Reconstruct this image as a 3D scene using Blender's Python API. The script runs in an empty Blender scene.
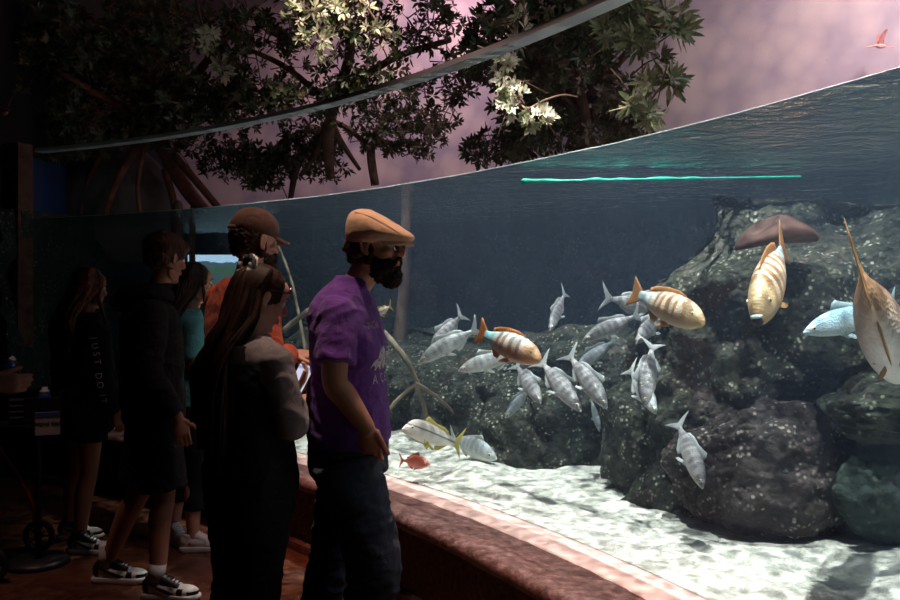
import bpy, bmesh, math, random
from mathutils import Vector, Matrix, noise, Euler
PI = math.pi
random.seed(7)
sc = bpy.context.scene
COL = sc.collection
F, HX, HY, EYE = 850.0, 450.0, 286.3, 1.55
def P(px, py, Y):                       # the point at depth Y that the photograph shows at (px, py)
    return Vector(((px-HX)/F*Y, Y, EYE+(HY-py)/F*Y))
def V(*a): return Vector(a)
def lerp(a, b, t): return a+(b-a)*t
def sstep(a, b, x):
    t = min(1, max(0, (x-a)/(b-a))); return t*t*(3-2*t)

# ---------------------------------------------------------------- materials
class NT:
    def __init__(s, name):
        s.m = bpy.data.materials.new(name); s.m.use_nodes = True
        s.t = s.m.node_tree; s.t.nodes.clear()
        s.out = s.t.nodes.new('ShaderNodeOutputMaterial')
    def n(s, typ, **kw):
        o = s.t.nodes.new('ShaderNode'+typ)
        for k, v in kw.items():
            if k in o.inputs: 
                s.put(o.inputs[k], v)
            else: setattr(o, k, v)
        return o
    def put(s, sock, v):
        if isinstance(v, bpy.types.NodeSocket): s.t.links.new(v, sock)
        else: sock.default_value = v
    def coord(s, scale=(1,1,1), which='Object', rot=(0,0,0)):
        tc = s.n('TexCoord'); mp = s.n('Mapping')
        s.t.links.new(tc.outputs[which], mp.inputs['Vector']); mp.inputs['Scale'].default_value = scale; mp.inputs['Rotation'].default_value = rot
        return mp.outputs[0]
    def noise(s, scale, detail=4, vec=None, rough=.55, dist=0.):
        o = s.n('TexNoise', Scale=scale, Detail=detail, Roughness=rough, Distortion=dist)
        s.t.links.new(vec or s.coord(), o.inputs['Vector']); return o.outputs['Fac']
    def voro(s, scale, vec=None, feature='F1', rnd=1.0, out='Distance', smooth=None):
        o = s.n('TexVoronoi'); o.feature = feature; o.inputs['Scale'].default_value = scale; o.inputs['Randomness'].default_value = rnd
        if smooth is not None and 'Smoothness' in o.inputs: o.inputs['Smoothness'].default_value = smooth
        s.t.links.new(vec or s.coord(), o.inputs['Vector']); return o.outputs[out]
    def ramp(s, fac, stops, interp='LINEAR'):
        o = s.n('ValToRGB'); s.t.links.new(fac, o.inputs[0]); r = o.color_ramp; r.interpolation = interp
        while len(r.elements) < len(stops): r.elements.new(.5)
        for e, (p, c) in zip(r.elements, stops):
            e.position = p; e.color = (c, c, c, 1) if isinstance(c, (int, float)) else (*c, 1)
        return o.outputs[0]
    def mix(s, fac, a, b, mode='MIX'):
        o = s.n('Mix'); o.data_type = 'RGBA'; o.blend_type = mode
        s.put(o.inputs[0], fac)
        for k, v in ((6, a), (7, b)):
            if isinstance(v, tuple) and len(v) == 3: v = (*v, 1)
            s.put(o.inputs[k], v)
        return o.outputs[2]
    def math(s, op, a, b=0.):
        o = s.n('Math'); o.operation = op; s.put(o.inputs[0], a); s.put(o.inputs[1], b); return o.outputs[0]
    def bump(s, h, strength=.5, dist=.01):
        o = s.n('Bump'); s.t.links.new(h, o.inputs['Height']); o.inputs['Strength'].default_value = strength; o.inputs['Distance'].default_value = dist
        return o.outputs[0]
    def bsdf(s, color, rough=.6, normal=None, metal=0., spec=.5, **kw):
        o = s.n('BsdfPrincipled')
        if isinstance(color, tuple) and len(color) == 3: color = (*color, 1)
        s.put(o.inputs['Base Color'], color); s.put(o.inputs['Roughness'], rough)
        o.inputs['Metallic'].default_value = metal; s.put(o.inputs['Specular IOR Level'], spec)
        if normal is not None: s.t.links.new(normal, o.inputs['Normal'])
        for k, v in kw.items(): s.put(o.inputs[k.replace('_', ' ')], v)
        s.t.links.new(o.outputs[0], s.out.inputs[0]); return o
MATS = {}
def plain(name, color, rough=.6, bump=0, bscale=80, spec=.4, metal=0., vary=0.12, **kw):
    if name in MATS: return MATS[name]
    t = NT(name)
    c = color
    f = t.noise(bscale*.15, 3)
    lo = tuple(x*(1-vary) for x in color); hi = tuple(min(1, x*(1+vary)) for x in color)
    c = t.ramp(f, [(.3, lo), (.7, hi)])
    nm = t.bump(t.noise(bscale, 3), bump, .004) if bump else None
    t.bsdf(c, rough, nm, metal, spec, **kw)
    MATS[name] = t.m; return t.m
def cloth(name, color, weave=900, vary=.15, rough=.85, fold=.5):
    if name in MATS: return MATS[name]
    t = NT(name)
    lo = tuple(x*(1-vary) for x in color); hi = tuple(min(1, x*(1+vary)) for x in color)
    c = t.ramp(t.noise(14, 5), [(.3, lo), (.7, hi)])
    h = t.math('ADD', t.math('MULTIPLY', t.noise(weave, 1), .15), t.math('MULTIPLY', t.noise(16, 3, dist=.8), 1.0))
    t.bsdf(c, rough, t.bump(h, fold, .02), 0, .2, Sheen_Weight=.15 if max(color) > .05 else 0.)
    MATS[name] = t.m; return t.m

# ---------------------------------------------------------------- object helpers
def link(name, me, mat=None, parent=None, smooth=True):
    o = bpy.data.objects.new(name, me); COL.objects.link(o)
    if mat is not None:
        for m in (mat if isinstance(mat, (list, tuple)) else [mat]): me.materials.append(m)
    if smooth and len(me.polygons): me.shade_smooth()
    if parent is not None: o.parent = parent
    return o
def from_bm(name, bm, mat=None, parent=None, smooth=True, off=None):
    me = bpy.data.meshes.new(name); 
    if off is not None: bmesh.ops.translate(bm, verts=bm.verts, vec=-off)
    bmesh.ops.recalc_face_normals(bm, faces=bm.faces)
    bm.to_mesh(me); bm.free()
    return link(name, me, mat, parent, smooth)
def tag(o, label=None, cat=None, group=None, kind=None):
    if label: o['label'] = label
    if cat: o['category'] = cat
    if group: o['group'] = group
    if kind: o['kind'] = kind
    return o
def empty(name, loc, label, cat, group=None, rz=0):
    o = bpy.data.objects.new(name, None); COL.objects.link(o); o.location = loc; o.rotation_euler.z = rz
    o.empty_display_size = .1
    return tag(o, label, cat, group)
def box(bm, c, s, rz=0, bev=0):
    m = Matrix.Translation(c) @ Matrix.Rotation(rz, 4, 'Z') @ Matrix.Diagonal((*s, 1))
    r = bmesh.ops.create_cube(bm, size=1, matrix=m)
    if bev:
        es = list({e for v in r['verts'] for e in v.link_edges})
        bmesh.ops.bevel(bm, geom=es, offset=bev, segments=2, affect='EDGES', profile=.6)
def cyl(bm, a, b, r1, r2=None, n=16):
    a, b = Vector(a), Vector(b); d = b-a
    m = Matrix.Translation((a+b)/2) @ d.to_track_quat('Z', 'Y').to_matrix().to_4x4()
    bmesh.ops.create_cone(bm, cap_ends=True, segments=n, radius1=r1, radius2=r1 if r2 is None else r2, depth=d.length, matrix=m)
def crom(pts, k):
    """Catmull-Rom through tuples of floats."""
    if k <= 1 or len(pts) < 3: return [tuple(p) for p in pts]
    out = []; n = len(pts)
    for i in range(n-1):
        p0 = pts[max(0, i-1)]; p1 = pts[i]; p2 = pts[i+1]; p3 = pts[min(n-1, i+2)]
        for j in range(k):
            t = j/k
            out.append(tuple(.5*((2*b)+(-a+c)*t+(2*a-5*b+4*c-d)*t*t+(-a+3*b-3*c+d)*t**3) for a, b, c, d in zip(p0, p1, p2, p3)))
    out.append(tuple(pts[-1])); return out
def tube(bm, pts, n=10, k=3, cap='round', flat=1.0, side=None):
    """pts: (x,y,z,r) or (x,y,z,ra,rb): a tapered limb with elliptical sections; side = direction of radius ra."""
    pts = [tuple(p)+((p[3]*flat,) if len(p) == 4 else ()) for p in pts]
    pts = crom(pts, k)
    rings = []; N = len(pts); sd = Vector(side) if side is not None else None
    prev = None
    C = [Vector(p[:3]) for p in pts]
    for i, p in enumerate(pts):
        t = (C[min(N-1, i+1)]-C[max(0, i-1)])
        if t.length < 1e-9: t = Vector((0, 0, 1))
        t.normalize()
        ref = sd if sd is not None else (prev if prev is not None else (Vector((0, 1, 0)) if abs(t.y) < .9 else Vector((1, 0, 0))))
        a = ref-t*ref.dot(t)
        if a.length < 1e-6: a = t.orthogonal()
        a.normalize(); b = t.cross(a); prev = a
        rings.append((C[i], a, b, max(1e-4, p[3]), max(1e-4, p[4]), t))
    rr = []
    def ring(c, a, b, ra, rb): return [bm.verts.new(c+a*ra*math.cos(2*PI*j/n)+b*rb*math.sin(2*PI*j/n)) for j in range(n)]
    if cap == 'round':
        c, a, b, ra, rb, t = rings[0]; rm = min(ra, rb)
        for q in (1.0, .8, .45): rr.append(ring(c-t*rm*math.sin(q*PI/2)*.98, a, b, ra*max(.02, math.cos(q*PI/2)), rb*max(.02, math.cos(q*PI/2))))
    for c, a, b, ra, rb, t in rings: rr.append(ring(c, a, b, ra, rb))
    if cap == 'round':
        c, a, b, ra, rb, t = rings[-1]; rm = min(ra, rb)
        for q in (.45, .8, 1.0): rr.append(ring(c+t*rm*math.sin(q*PI/2)*.98, a, b, ra*max(.02, math.cos(q*PI/2)), rb*max(.02, math.cos(q*PI/2))))
    for r0, r1 in zip(rr, rr[1:]):
        for j in range(n): bm.faces.new((r0[j], r0[(j+1) % n], r1[(j+1) % n], r1[j]))
    bm.faces.new(rr[0][::-1]); bm.faces.new(rr[-1])
def ell(bm, c, r, rot=None, n=20):
    m = Matrix.Translation(c)
    if rot is not None: m = m @ (Euler(rot).to_matrix().to_4x4() if not isinstance(rot, Matrix) else rot.to_4x4())
    m = m @ Matrix.Diagonal((*r, 1))
    bmesh.ops.create_uvsphere(bm, u_segments=n, v_segments=n//2+2, radius=1, matrix=m)
def ringloft(bm, rings, n=28, k=3, p=2.3):
    """rings (z, cx, cy, halfdepth x, halfwidth y): upright torso-like loft with superelliptic sections."""
    rings = crom(rings, k); rr = []
    for z, cx, cy, a, b in rings:
        r = []
        for j in range(n):
            th = 2*PI*j/n; c, s = math.cos(th), math.sin(th)
            r.append(bm.verts.new((cx+a*math.copysign(abs(c)**(2/p), c), cy+b*math.copysign(abs(s)**(2/p), s), z)))
        rr.append(r)
    for r0, r1 in zip(rr, rr[1:]):
        for j in range(n): bm.faces.new((r0[j], r0[(j+1) % n], r1[(j+1) % n], r1[j]))
    bm.faces.new(rr[0][::-1]); bm.faces.new(rr[-1])
def fuse(name, bm, mat, parent, voxel=.006, smooth=4, xf=None, disp=None, factor=.5, sweet=None):
    """One continuous skin grown over overlapping limbs."""
    if xf is not None: bmesh.ops.transform(bm, matrix=xf, verts=bm.verts)
    bmesh.ops.recalc_face_normals(bm, faces=bm.faces)
    me = bpy.data.meshes.new('tmp'); bm.to_mesh(me); bm.free()
    o = bpy.data.objects.new('tmp', me); COL.objects.link(o)
    m = o.modifiers.new('r', 'REMESH'); m.mode = 'VOXEL'; m.voxel_size = voxel; m.adaptivity = 0
    if smooth:
        s = o.modifiers.new('s', 'SMOOTH'); s.iterations = smooth; s.factor = factor
    dg = bpy.context.evaluated_depsgraph_get()
    me2 = bpy.data.meshes.new_from_object(o.evaluated_get(dg)); me2.name = name
    bpy.data.objects.remove(o); bpy.data.meshes.remove(me)
    if disp:
        vs = me2.vertices; out = []
        for v in vs: out.append(v.co+v.normal*disp(v.co))
        for v, c in zip(vs, out): v.co = c
    return link(name, me2, mat, parent)

# ---------------------------------------------------------------- the plan of the tank
CX, CY, R = -7.024, -.605, 8.68
WT = .09
ZT, ZW, ZB = 2.746, 2.15, .416
A0, A1 = math.radians(66.8), math.radians(-12)
def arc(a, r, z=0.): return Vector((CX+r*math.cos(a), CY+r*math.sin(a), z))
def sweep(bm, prof, a0, a1, n, closed=True, xf=None):
    rr = []
    for i in range(n+1):
        a = lerp(a0, a1, i/n); rr.append([bm.verts.new(arc(a, r, z)) for r, z in prof])
    m = len(prof)
    for r0, r1 in zip(rr, rr[1:]):
        for j in range(m if closed else m-1): bm.faces.new((r0[j], r0[(j+1) % m], r1[(j+1) % m], r1[j]))
    if closed: bm.faces.new(rr[0][::-1]); bm.faces.new(rr[-1])

# ---- setting materials
t = NT('stained_concrete_floor')
c = t.mix(t.ramp(t.noise(1.6, 6), [(.35, 0), (.7, 1)]), (.035, .014, .009), (.12, .036, .016))
c = t.mix(t.ramp(t.noise(9, 6, dist=1.2), [(.4, 0), (.75, .7)]), c, (.19, .08, .045))
t.bsdf(c, t.ramp(t.noise(5, 4), [(.3, .22), (.7, .42)]), t.bump(t.noise(30, 5), .25, .01), spec=.5); M_FLOOR = t.m
t = NT('rust_textured_plaster')
c = t.ramp(t.noise(34, 7), [(.3, (.035, .014, .008)), (.55, (.10, .04, .02)), (.8, (.22, .10, .05))])
t.bsdf(c, .8, t.bump(t.noise(45, 6), .9, .02)); M_RUST = t.m
t = NT('red_stone_ledge')
c = t.ramp(t.noise(30, 7), [(.3, (.08, .035, .03)), (.55, (.17, .075, .065)), (.8, (.36, .2, .17))])
t.bsdf(c, .5, t.bump(t.noise(60, 6), .6, .008)); M_LEDGE = t.m
M_SILL = plain('pink_sealant', (.84, .56, .50), .45, .3, 60)
t = NT('rusty_steel')
c = t.ramp(t.noise(12, 7), [(.3, (.05, .022, .015)), (.6, (.14, .055, .035)), (.8, (.2, .09, .06))])
t.bsdf(c, .6, t.bump(t.noise(50, 5), .5, .006), metal=.2); M_STEEL = t.m
M_DARK = plain('dark_plaster', (.02, .017, .016), .9, .3, 20)
# painted sky
t = NT('painted_cloud_mural')
w = t.coord((1, 1, 1))
wn = t.n('TexNoise', Scale=.9, Detail=5.); t.t.links.new(w, wn.inputs['Vector'])
wv = t.mix(.16, w, wn.outputs['Color'], 'ADD')
v1 = t.voro(1.5, wv); v2 = t.voro(4.2, wv)
pf = t.math('ADD', t.math('MULTIPLY', v1, .95), t.math('MULTIPLY', v2, .45))
pf = t.math('ADD', pf, t.math('MULTIPLY', t.noise(.5, 5, w), .25))
c = t.ramp(pf, [(.40, (.86, .66, .64)), (.66, (.76, .56, .57)), (.84, (.60, .45, .50)), (1.0, (.46, .36, .44))])
c = t.mix(t.ramp(t.noise(.22, 2, w), [(.42, 0), (.62, .30)]), c, (.72, .42, .48))
c = t.mix(t.ramp(t.noise(7, 6, w), [(.35, 0), (.75, .16)]), c, (.93, .74, .72))
t.bsdf(c, .9); M_MURAL = t.m
M_BLUE = plain('blue_wall_paint', (.015, .06, .20), .7, .2, 10)
# reef rock
def rock_mat(name, base, mid, hi, speck, sc_=1.):
    t = NT(name)
    vn = t.noise(2.2*sc_, 8, rough=.65)
    c = t.ramp(vn, [(.35, base), (.55, mid), (.72, hi)])
    s1 = t.math('MULTIPLY', t.ramp(t.voro(34*sc_), [(.18, 1), (.36, 0)]), t.ramp(t.noise(7*sc_, 4), [(.45, 0), (.6, 1)]))
    c = t.mix(t.math('MULTIPLY', s1, .75), c, speck)
    s2 = t.math('MULTIPLY', t.ramp(t.voro(21*sc_), [(.12, 1), (.25, 0)]), t.ramp(t.noise(5*sc_, 3), [(.5, 0), (.65, 1)]))
    c = t.mix(t.math('MULTIPLY', s2, .7), c, (.30, .16, .20))
    h = t.math('ADD', t.noise(14*sc_, 8, rough=.7), t.math('MULTIPLY', t.voro(30*sc_), -.5))
    t.bsdf(c, .8, t.bump(h, 1., .05), spec=.3); return t.m
M_ROCK = rock_mat('encrusted_reef_rock', (.013, .018, .014), (.040, .046, .032), (.11, .10, .075), (.52, .55, .42))
M_ROCK2 = rock_mat('purple_brown_reef_rock', (.016, .013, .013), (.048, .038, .034), (.12, .095, .085), (.50, .46, .42))
M_ROCKG = rock_mat('mossy_green_reef_rock', (.015, .028, .024), (.035, .055, .045), (.08, .11, .085), (.20, .24, .18), .7)
t = NT('white_coral_sand')
c = t.ramp(t.noise(16, 7, rough=.7), [(.3, (.38, .38, .33)), (.5, (.66, .66, .58)), (.7, (.86, .85, .78))])
c = t.mix(t.ramp(t.voro(38), [(.06, .8), (.12, 0)]), c, (.18, .16, .14))
hh = t.math('ADD', t.noise(20, 6, dist=1.5), t.math('MULTIPLY', t.noise(70, 3), .25))
t.bsdf(c, .95, t.bump(hh, .8, .03), spec=.1); M_SAND = t.m
# glass
t = NT('clear_acrylic')
fr = t.n('Fresnel', IOR=1.36); tr = t.n('BsdfTransparent', Color=(.95, .965, .98, 1)); gl = t.n('BsdfGlossy', Color=(.9, .95, 1, 1), Roughness=.02)
df = t.n('BsdfDiffuse', Color=(.8, .8, .9, 1))  # faint diffuse veil put in for the reflection haze on the pane
mx = t.n('MixShader'); ge = t.n('NewGeometry'); t.t.links.new(t.math('MULTIPLY', fr.outputs[0], t.math('SUBTRACT', 1., ge.outputs['Backfacing'])), mx.inputs[0]); t.t.links.new(tr.outputs[0], mx.inputs[1]); t.t.links.new(gl.outputs[0], mx.inputs[2])
sm = t.math('MULTIPLY', t.ramp(t.noise(1.5, 4), [(.3, .4), (.7, 1)]), .03)
sm = t.math('ADD', sm, t.math('MULTIPLY', t.ramp(t.voro(26), [(.03, 1), (.06, 0)]), .15))
mx2 = t.n('MixShader'); t.t.links.new(sm, mx2.inputs[0]); t.t.links.new(mx.outputs[0], mx2.inputs[1]); t.t.links.new(df.outputs[0], mx2.inputs[2])
t.t.links.new(mx2.outputs[0], t.out.inputs[0]); M_GLASS = t.m
M_EDGE = plain('polished_acrylic_edge', (.82, .90, .96), .25, .2, 30, Transmission_Weight=.0)

# ---- room shell
def quad_struct(name, vs, mat, faces=None, thick=None):
    bm = bmesh.new(); q = [bm.verts.new(v) for v in vs]; f = bm.faces.new(q)
    o = from_bm(name, bm, mat, smooth=False); o['kind'] = 'structure'; return o
def slab(name, c, s, mat, rz=0):
    bm = bmesh.new(); box(bm, Vector(c), s, rz); o = from_bm(name, bm, mat, smooth=False); o['kind'] = 'structure'; return o
slab('floor', (0, 3.5, -.1), (16, 22, .2), M_FLOOR)
slab('ceiling', (2, 4, 6.1), (26, 24, .2), M_DARK)
slab('wall_back', (-3, -5.1, 3), (12, .2, 6.4), M_DARK)
slab('wall_left', (-7.1, 4.5, 3), (.2, 19, 6.4), M_DARK)
slab('wall_front', (-5.72, 7.75, 3), (2.8, .3, 6.4), M_DARK)
# tank base wall and ledge
bm = bmesh.new()
prof = [(R-.36, 0), (R-.35, .36), (R-.06, .38), (R-.06, 0)]
sweep(bm, prof, A0, A1, 90); o = from_bm('wall_right', bm, M_RUST, smooth=False); o['kind'] = 'structure'
bm = bmesh.new()
prof = [(R-.30, .36), (R-.415, .375), (R-.42, .405), (R-.405, .43), (R-.36, .437), (R-.09, .404), (R-.07, .36)]
sweep(bm, prof, A0, A1, 160)
for v in bm.verts:
    q = noise.noise_vector(v.co*14)*.006; v.co += q
tag(from_bm('window_ledge', bm, M_LEDGE), 'long curved reddish stone ledge running under the aquarium window', 'ledge')
bm = bmesh.new(); sweep(bm, [(R-.095, .36), (R-.095, .405), (R-.088, .410), (R-.005, .418), (R+WT+.012, .410), (R+WT+.012, .36)], A0, A1, 90)
o = from_bm('trim_1', bm, M_SILL, smooth=False); o['kind'] = 'structure'; o['label'] = 'pink sealant strip along the foot of the window'
# skirting at the foot of the wall
bm = bmesh.new(); sweep(bm, [(R-.40, 0), (R-.40, .05), (R-.365, .06), (R-.35, 0)], A0, A1, 90)
o = from_bm('baseboard_right', bm, M_LEDGE, smooth=False); o['kind'] = 'structure'
# window pane: 9 cm acrylic
bm = bmesh.new(); sweep(bm, [(R, .412), (R, ZT-.03), (R+WT, ZT-.03), (R+WT, .412)], A0, A1, 160)
g = from_bm('window_1', bm, M_GLASS, smooth=True); g['kind'] = 'structure'; g['label'] = 'tall curved clear acrylic aquarium window'
g.data.set_sharp_from_angle(angle=.6)
bm = bmesh.new(); sweep(bm, [(R-.002, ZT-.03), (R+.004, ZT), (R+WT-.004, ZT), (R+WT+.002, ZT-.03)], A0, A1, 160)
from_bm('window_top_edge', bm, M_EDGE, g, smooth=False)
# white waterline of foam clinging to the pane
# rusty post where the window ends
root = empty('steel_post', arc(A0+.012, R+.02, 0), 'rust brown riveted steel post where the big window ends', 'post', rz=A0)
bm = bmesh.new(); box(bm, V(0, .13, 1.40), (.16, .21, 2.8), bev=.008); from_bm('column_web', bm, M_STEEL, root, smooth=False)
bm = bmesh.new(); box(bm, V(-.09, .245, 1.40), (.03, .05, 2.8), bev=.004); from_bm('flange', bm, M_STEEL, root, smooth=False); bm = bmesh.new(); box(bm, V(-.09, .015, 1.40), (.03, .05, 2.8), bev=.004); from_bm('flange', bm, M_STEEL, root, smooth=False)
for i in range(12):
    z = .2+i*.21
    for yy in (.245, .015): bm = bmesh.new(); ell(bm, V(-.107, yy, z), (.008, .013, .013), n=10); from_bm('rivet', bm, M_STEEL, root)
# ---- tank shell: mural wall behind, left wall, floor
RB = 13.2
def backpt(a, z): return arc(a, RB, z)
bm = bmesh.new()
n = 80; aL, aR = math.radians(80), math.radians(-12)
rr = []
for i in range(n+1):
    a = lerp(aL, aR, i/n); rr.append([bm.verts.new(arc(a, RB, z)) for z in (2.0, 3, 4, 5, 6.1)])
for r0, r1 in zip(rr, rr[1:]):
    for j in range(4): bm.faces.new((r0[j], r0[j+1], r1[j+1], r1[j]))
o = from_bm('wall_mural', bm, M_MURAL); o['kind'] = 'structure'; o['label'] = 'curved wall painted with pink sunset clouds'
LWX = -4.05
slab('wall_tank_side', (LWX-.1, 9.9, 1.4), (.2, 5.2, 2.8), M_BLUE); slab('wall_tank_side_upper', (LWX-.1, 9.9, 4.4), (.2, 5.2, 3.2), M_DARK)
bm = bmesh.new(); sweep(bm, [(R-.05, 3.95), (R-.05, 6.0), (R+.12, 6.0), (R+.12, 3.95)], A0, A1, 60)  # unseen slab added to keep the tank lamps off the hall floor
for v in bm.verts:
    if v.co.z < 5: v.co.z = max(3.0, EYE+.12+286*max(v.co.y, 1)/F)
if 1: o = from_bm('added_light_blocker', bm, M_DARK, smooth=False); o['kind'] = 'structure'
slab('wall_tank_end', (2.9, -2.6, 3.0), (3.2, .2, 6.2), M_DARK)
# underwater walls: rough rock grids
def rockgrid(name, fn, nu, nv, amp, mat, scale=1.3, structure=True):
    bm = bmesh.new(); g = [[None]*(nv+1) for _ in range(nu+1)]
    for i in range(nu+1):
        for j in range(nv+1):
            p, nrm = fn(i/nu, j/nv)
            q = noise.fractal(p*scale, 1.0, 2.1, 6)*amp+noise.ridged_multi_fractal(p*scale*2.2+V(5, 1, 2), 1., 2.1, 4, 1., 2.)*amp*.25
            g[i][j] = bm.verts.new(p+nrm*q)
    for i in range(nu):
        for j in range(nv): bm.faces.new((g[i][j], g[i+1][j], g[i+1][j+1], g[i][j+1]))
    o = from_bm(name, bm, mat)
    if structure: o['kind'] = 'structure'
    return o
def fback(u, v):
    a = lerp(math.radians(80), math.radians(-12), u); 
    return arc(a, RB-.45-.15*math.sin(v*3), lerp(.2, 2.2, v)), Vector((-math.cos(a), -math.sin(a), 0))
rockgrid('wall_reef_back', fback, 260, 40, .28, M_ROCKG)
rockgrid('wall_reef_side', lambda u, v: (V(LWX+.3, lerp(7.1, 12.6, u), lerp(.2, 2.22, v)), V(1, 0, 0)), 120, 50, .22, M_ROCKG)
# sand
FOOT = [(-3.9, 9.6), (-1.9, 8.0), (-.9, 6.9), (-.15, 6.35), (.4, 5.5), (.86, 4.75), (1.2, 4.12), (1.95, 3.85), (2.6, 3.3), (3.2, 2.4), (3.6, .5), (3.6, -2.4)]
bm = bmesh.new(); nu, nv = 420, 110; g = []
for i in range(nu+1):
    a = lerp(math.radians(77), A1, i/nu); row = []
    for j in range(nv+1):
        r = R+WT+.004+(RB-R-.5)*(j/nv)**1.5
        p = arc(a, r)
        d = r-R-WT
        z = .414+.15*sstep(.3, 3.2, d)
        z += noise.fractal(V(p.x*2.4, p.y*2.4, 0), 1., 2., 3)*.035*sstep(0, .5, d)
        z += noise.fractal(V(p.x*9, p.y*9, 3), 1., 2., 4)*.014*sstep(0, .1, d)
        row.append(bm.verts.new((p.x, p.y, z)))
    g.append(row)
for i in range(nu):
    for j in range(nv): bm.faces.new((g[i][j], g[i+1][j], g[i+1][j+1], g[i][j+1]))
o = from_bm('sand_bed', bm, M_SAND); tag(o, 'bright white coral sand covering the aquarium floor', 'sand', kind='stuff')
# ---- water: surface and body in one closed volume
t = NT('aquarium_water')
geo = t.n('NewGeometry'); sep = t.n('SeparateXYZ'); t.t.links.new(geo.outputs['True Normal'], sep.inputs[0])
isup = t.math('GREATER_THAN', t.math('ABSOLUTE', sep.outputs[2]), .8)
b1 = t.noise(5, 3, t.coord((1, 1.0, 1)), dist=.6); b2 = t.noise(19, 3, t.coord((1, 1, 1)))
bp = t.bump(t.math('ADD', b1, t.math('MULTIPLY', b2, .35)), 1.0, .045)
fr = t.n('Fresnel', IOR=1.333); t.t.links.new(bp, fr.inputs['Normal'])
gl = t.n('BsdfGlossy', Color=(1, 1, 1, 1), Roughness=.0); t.t.links.new(bp, gl.inputs['Normal'])
tr = t.n('BsdfTransparent')
mx = t.n('MixShader'); t.t.links.new(t.math('MULTIPLY', fr.outputs[0], isup), mx.inputs[0]); t.t.links.new(tr.outputs[0], mx.inputs[1]); t.t.links.new(gl.outputs[0], mx.inputs[2])
t.t.links.new(mx.outputs[0], t.out.inputs[0])
WDENS = .045
vs = t.n('VolumeScatter', Color=(.44, .62, .92, 1), Density=WDENS, Anisotropy=.3); va = t.n('VolumeAbsorption', Color=(.22, .60, .88, 1), Density=.11)
ad = t.n('AddShader'); t.t.links.new(vs.outputs[0], ad.inputs[0]); t.t.links.new(va.outputs[0], ad.inputs[1]); t.t.links.new(ad.outputs[0], t.out.inputs[1])
M_WATER = t.m
bm = bmesh.new()
pr = [(R+WT+.002, .30), (R+WT+.002, ZW), (RB-.05, ZW), (RB-.05, .30)]
sweep(bm, pr, math.radians(77), A1, 140)
o = from_bm('aquarium_water', bm, M_WATER, smooth=False)
tag(o, 'clear blue water filling the aquarium behind the window', 'water', kind='stuff')
# foam line where the water meets the pane
t = NT('waterline_meniscus'); t.bsdf((.75, .85, .9), .25, spec=.8); M_MEN = t.m
bm = bmesh.new(); sweep(bm, [(R+WT-.0005, ZW-.002), (R+WT-.0005, ZW+.003), (R+WT+.008, ZW+.000)], A0, A1, 240)
for v in bm.verts: v.co.z += noise.noise(v.co*3)*.004
tag(from_bm('waterline', bm, M_MEN), 'thin bright line of water creeping up the window at the surface', 'waterline', kind='stuff')

# ---------------------------------------------------------------- camera
cd = bpy.data.cameras.new('camera'); cam = bpy.data.objects.new('camera', cd); COL.objects.link(cam)
cam.location = (0, 0, EYE); cam.rotation_euler = (PI/2, 0, 0); cd.sensor_width = 36; cd.lens = F/900*36
cd.shift_y = (HY-300)/900; cd.clip_start = .05; sc.camera = cam
# ---------------------------------------------------------------- light
w = bpy.data.worlds.new('world'); sc.world = w; w.use_nodes = True
w.node_tree.nodes['Background'].inputs[0].default_value = (.35, .30, .40, 1); w.node_tree.nodes['Background'].inputs[1].default_value = .004
def lamp(name, typ, loc, target, energy, color=(1, 1, 1), **kw):
    l = bpy.data.lights.new(name, typ); l.energy = energy; l.color = color
    for k, v in kw.items(): setattr(l, k, v)
    o = bpy.data.objects.new(name, l); COL.objects.link(o); o.location = loc
    o.rotation_euler = (Vector(target)-Vector(loc)).to_track_quat('-Z', 'Y').to_euler(); return o
def gobo(o, scale=9., lo=.25, hi=6.):
    """Rippling water bends the beam into bright lines: the beam's strength varies with direction."""
    l = o.data; l.use_nodes = True; nt = l.node_tree; em = nt.nodes['Emission']
    tc = nt.nodes.new('ShaderNodeTexCoord'); no = nt.nodes.new('ShaderNodeTexNoise'); no.inputs['Scale'].default_value = scale*.8
    ad = nt.nodes.new('ShaderNodeVectorMath'); ad.operation = 'MULTIPLY_ADD'; ad.inputs[1].default_value = (.06, .06, .06)
    vo = nt.nodes.new('ShaderNodeTexVoronoi'); vo.feature = 'DISTANCE_TO_EDGE'; vo.inputs['Scale'].default_value = scale
    nt.links.new(tc.outputs['Normal'], no.inputs['Vector']); nt.links.new(no.outputs['Color'], ad.inputs[0]); nt.links.new(tc.outputs['Normal'], ad.inputs[2])
    nt.links.new(ad.outputs[0], vo.inputs['Vector'])
    mr = nt.nodes.new('ShaderNodeMapRange'); nt.links.new(vo.outputs['Distance'], mr.inputs['Value'])
    mr.inputs['From Min'].default_value = 0; mr.inputs['From Max'].default_value = .13; mr.inputs['To Min'].default_value = hi; mr.inputs['To Max'].default_value = lo
    nt.links.new(mr.outputs[0], em.inputs['Strength'])
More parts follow.
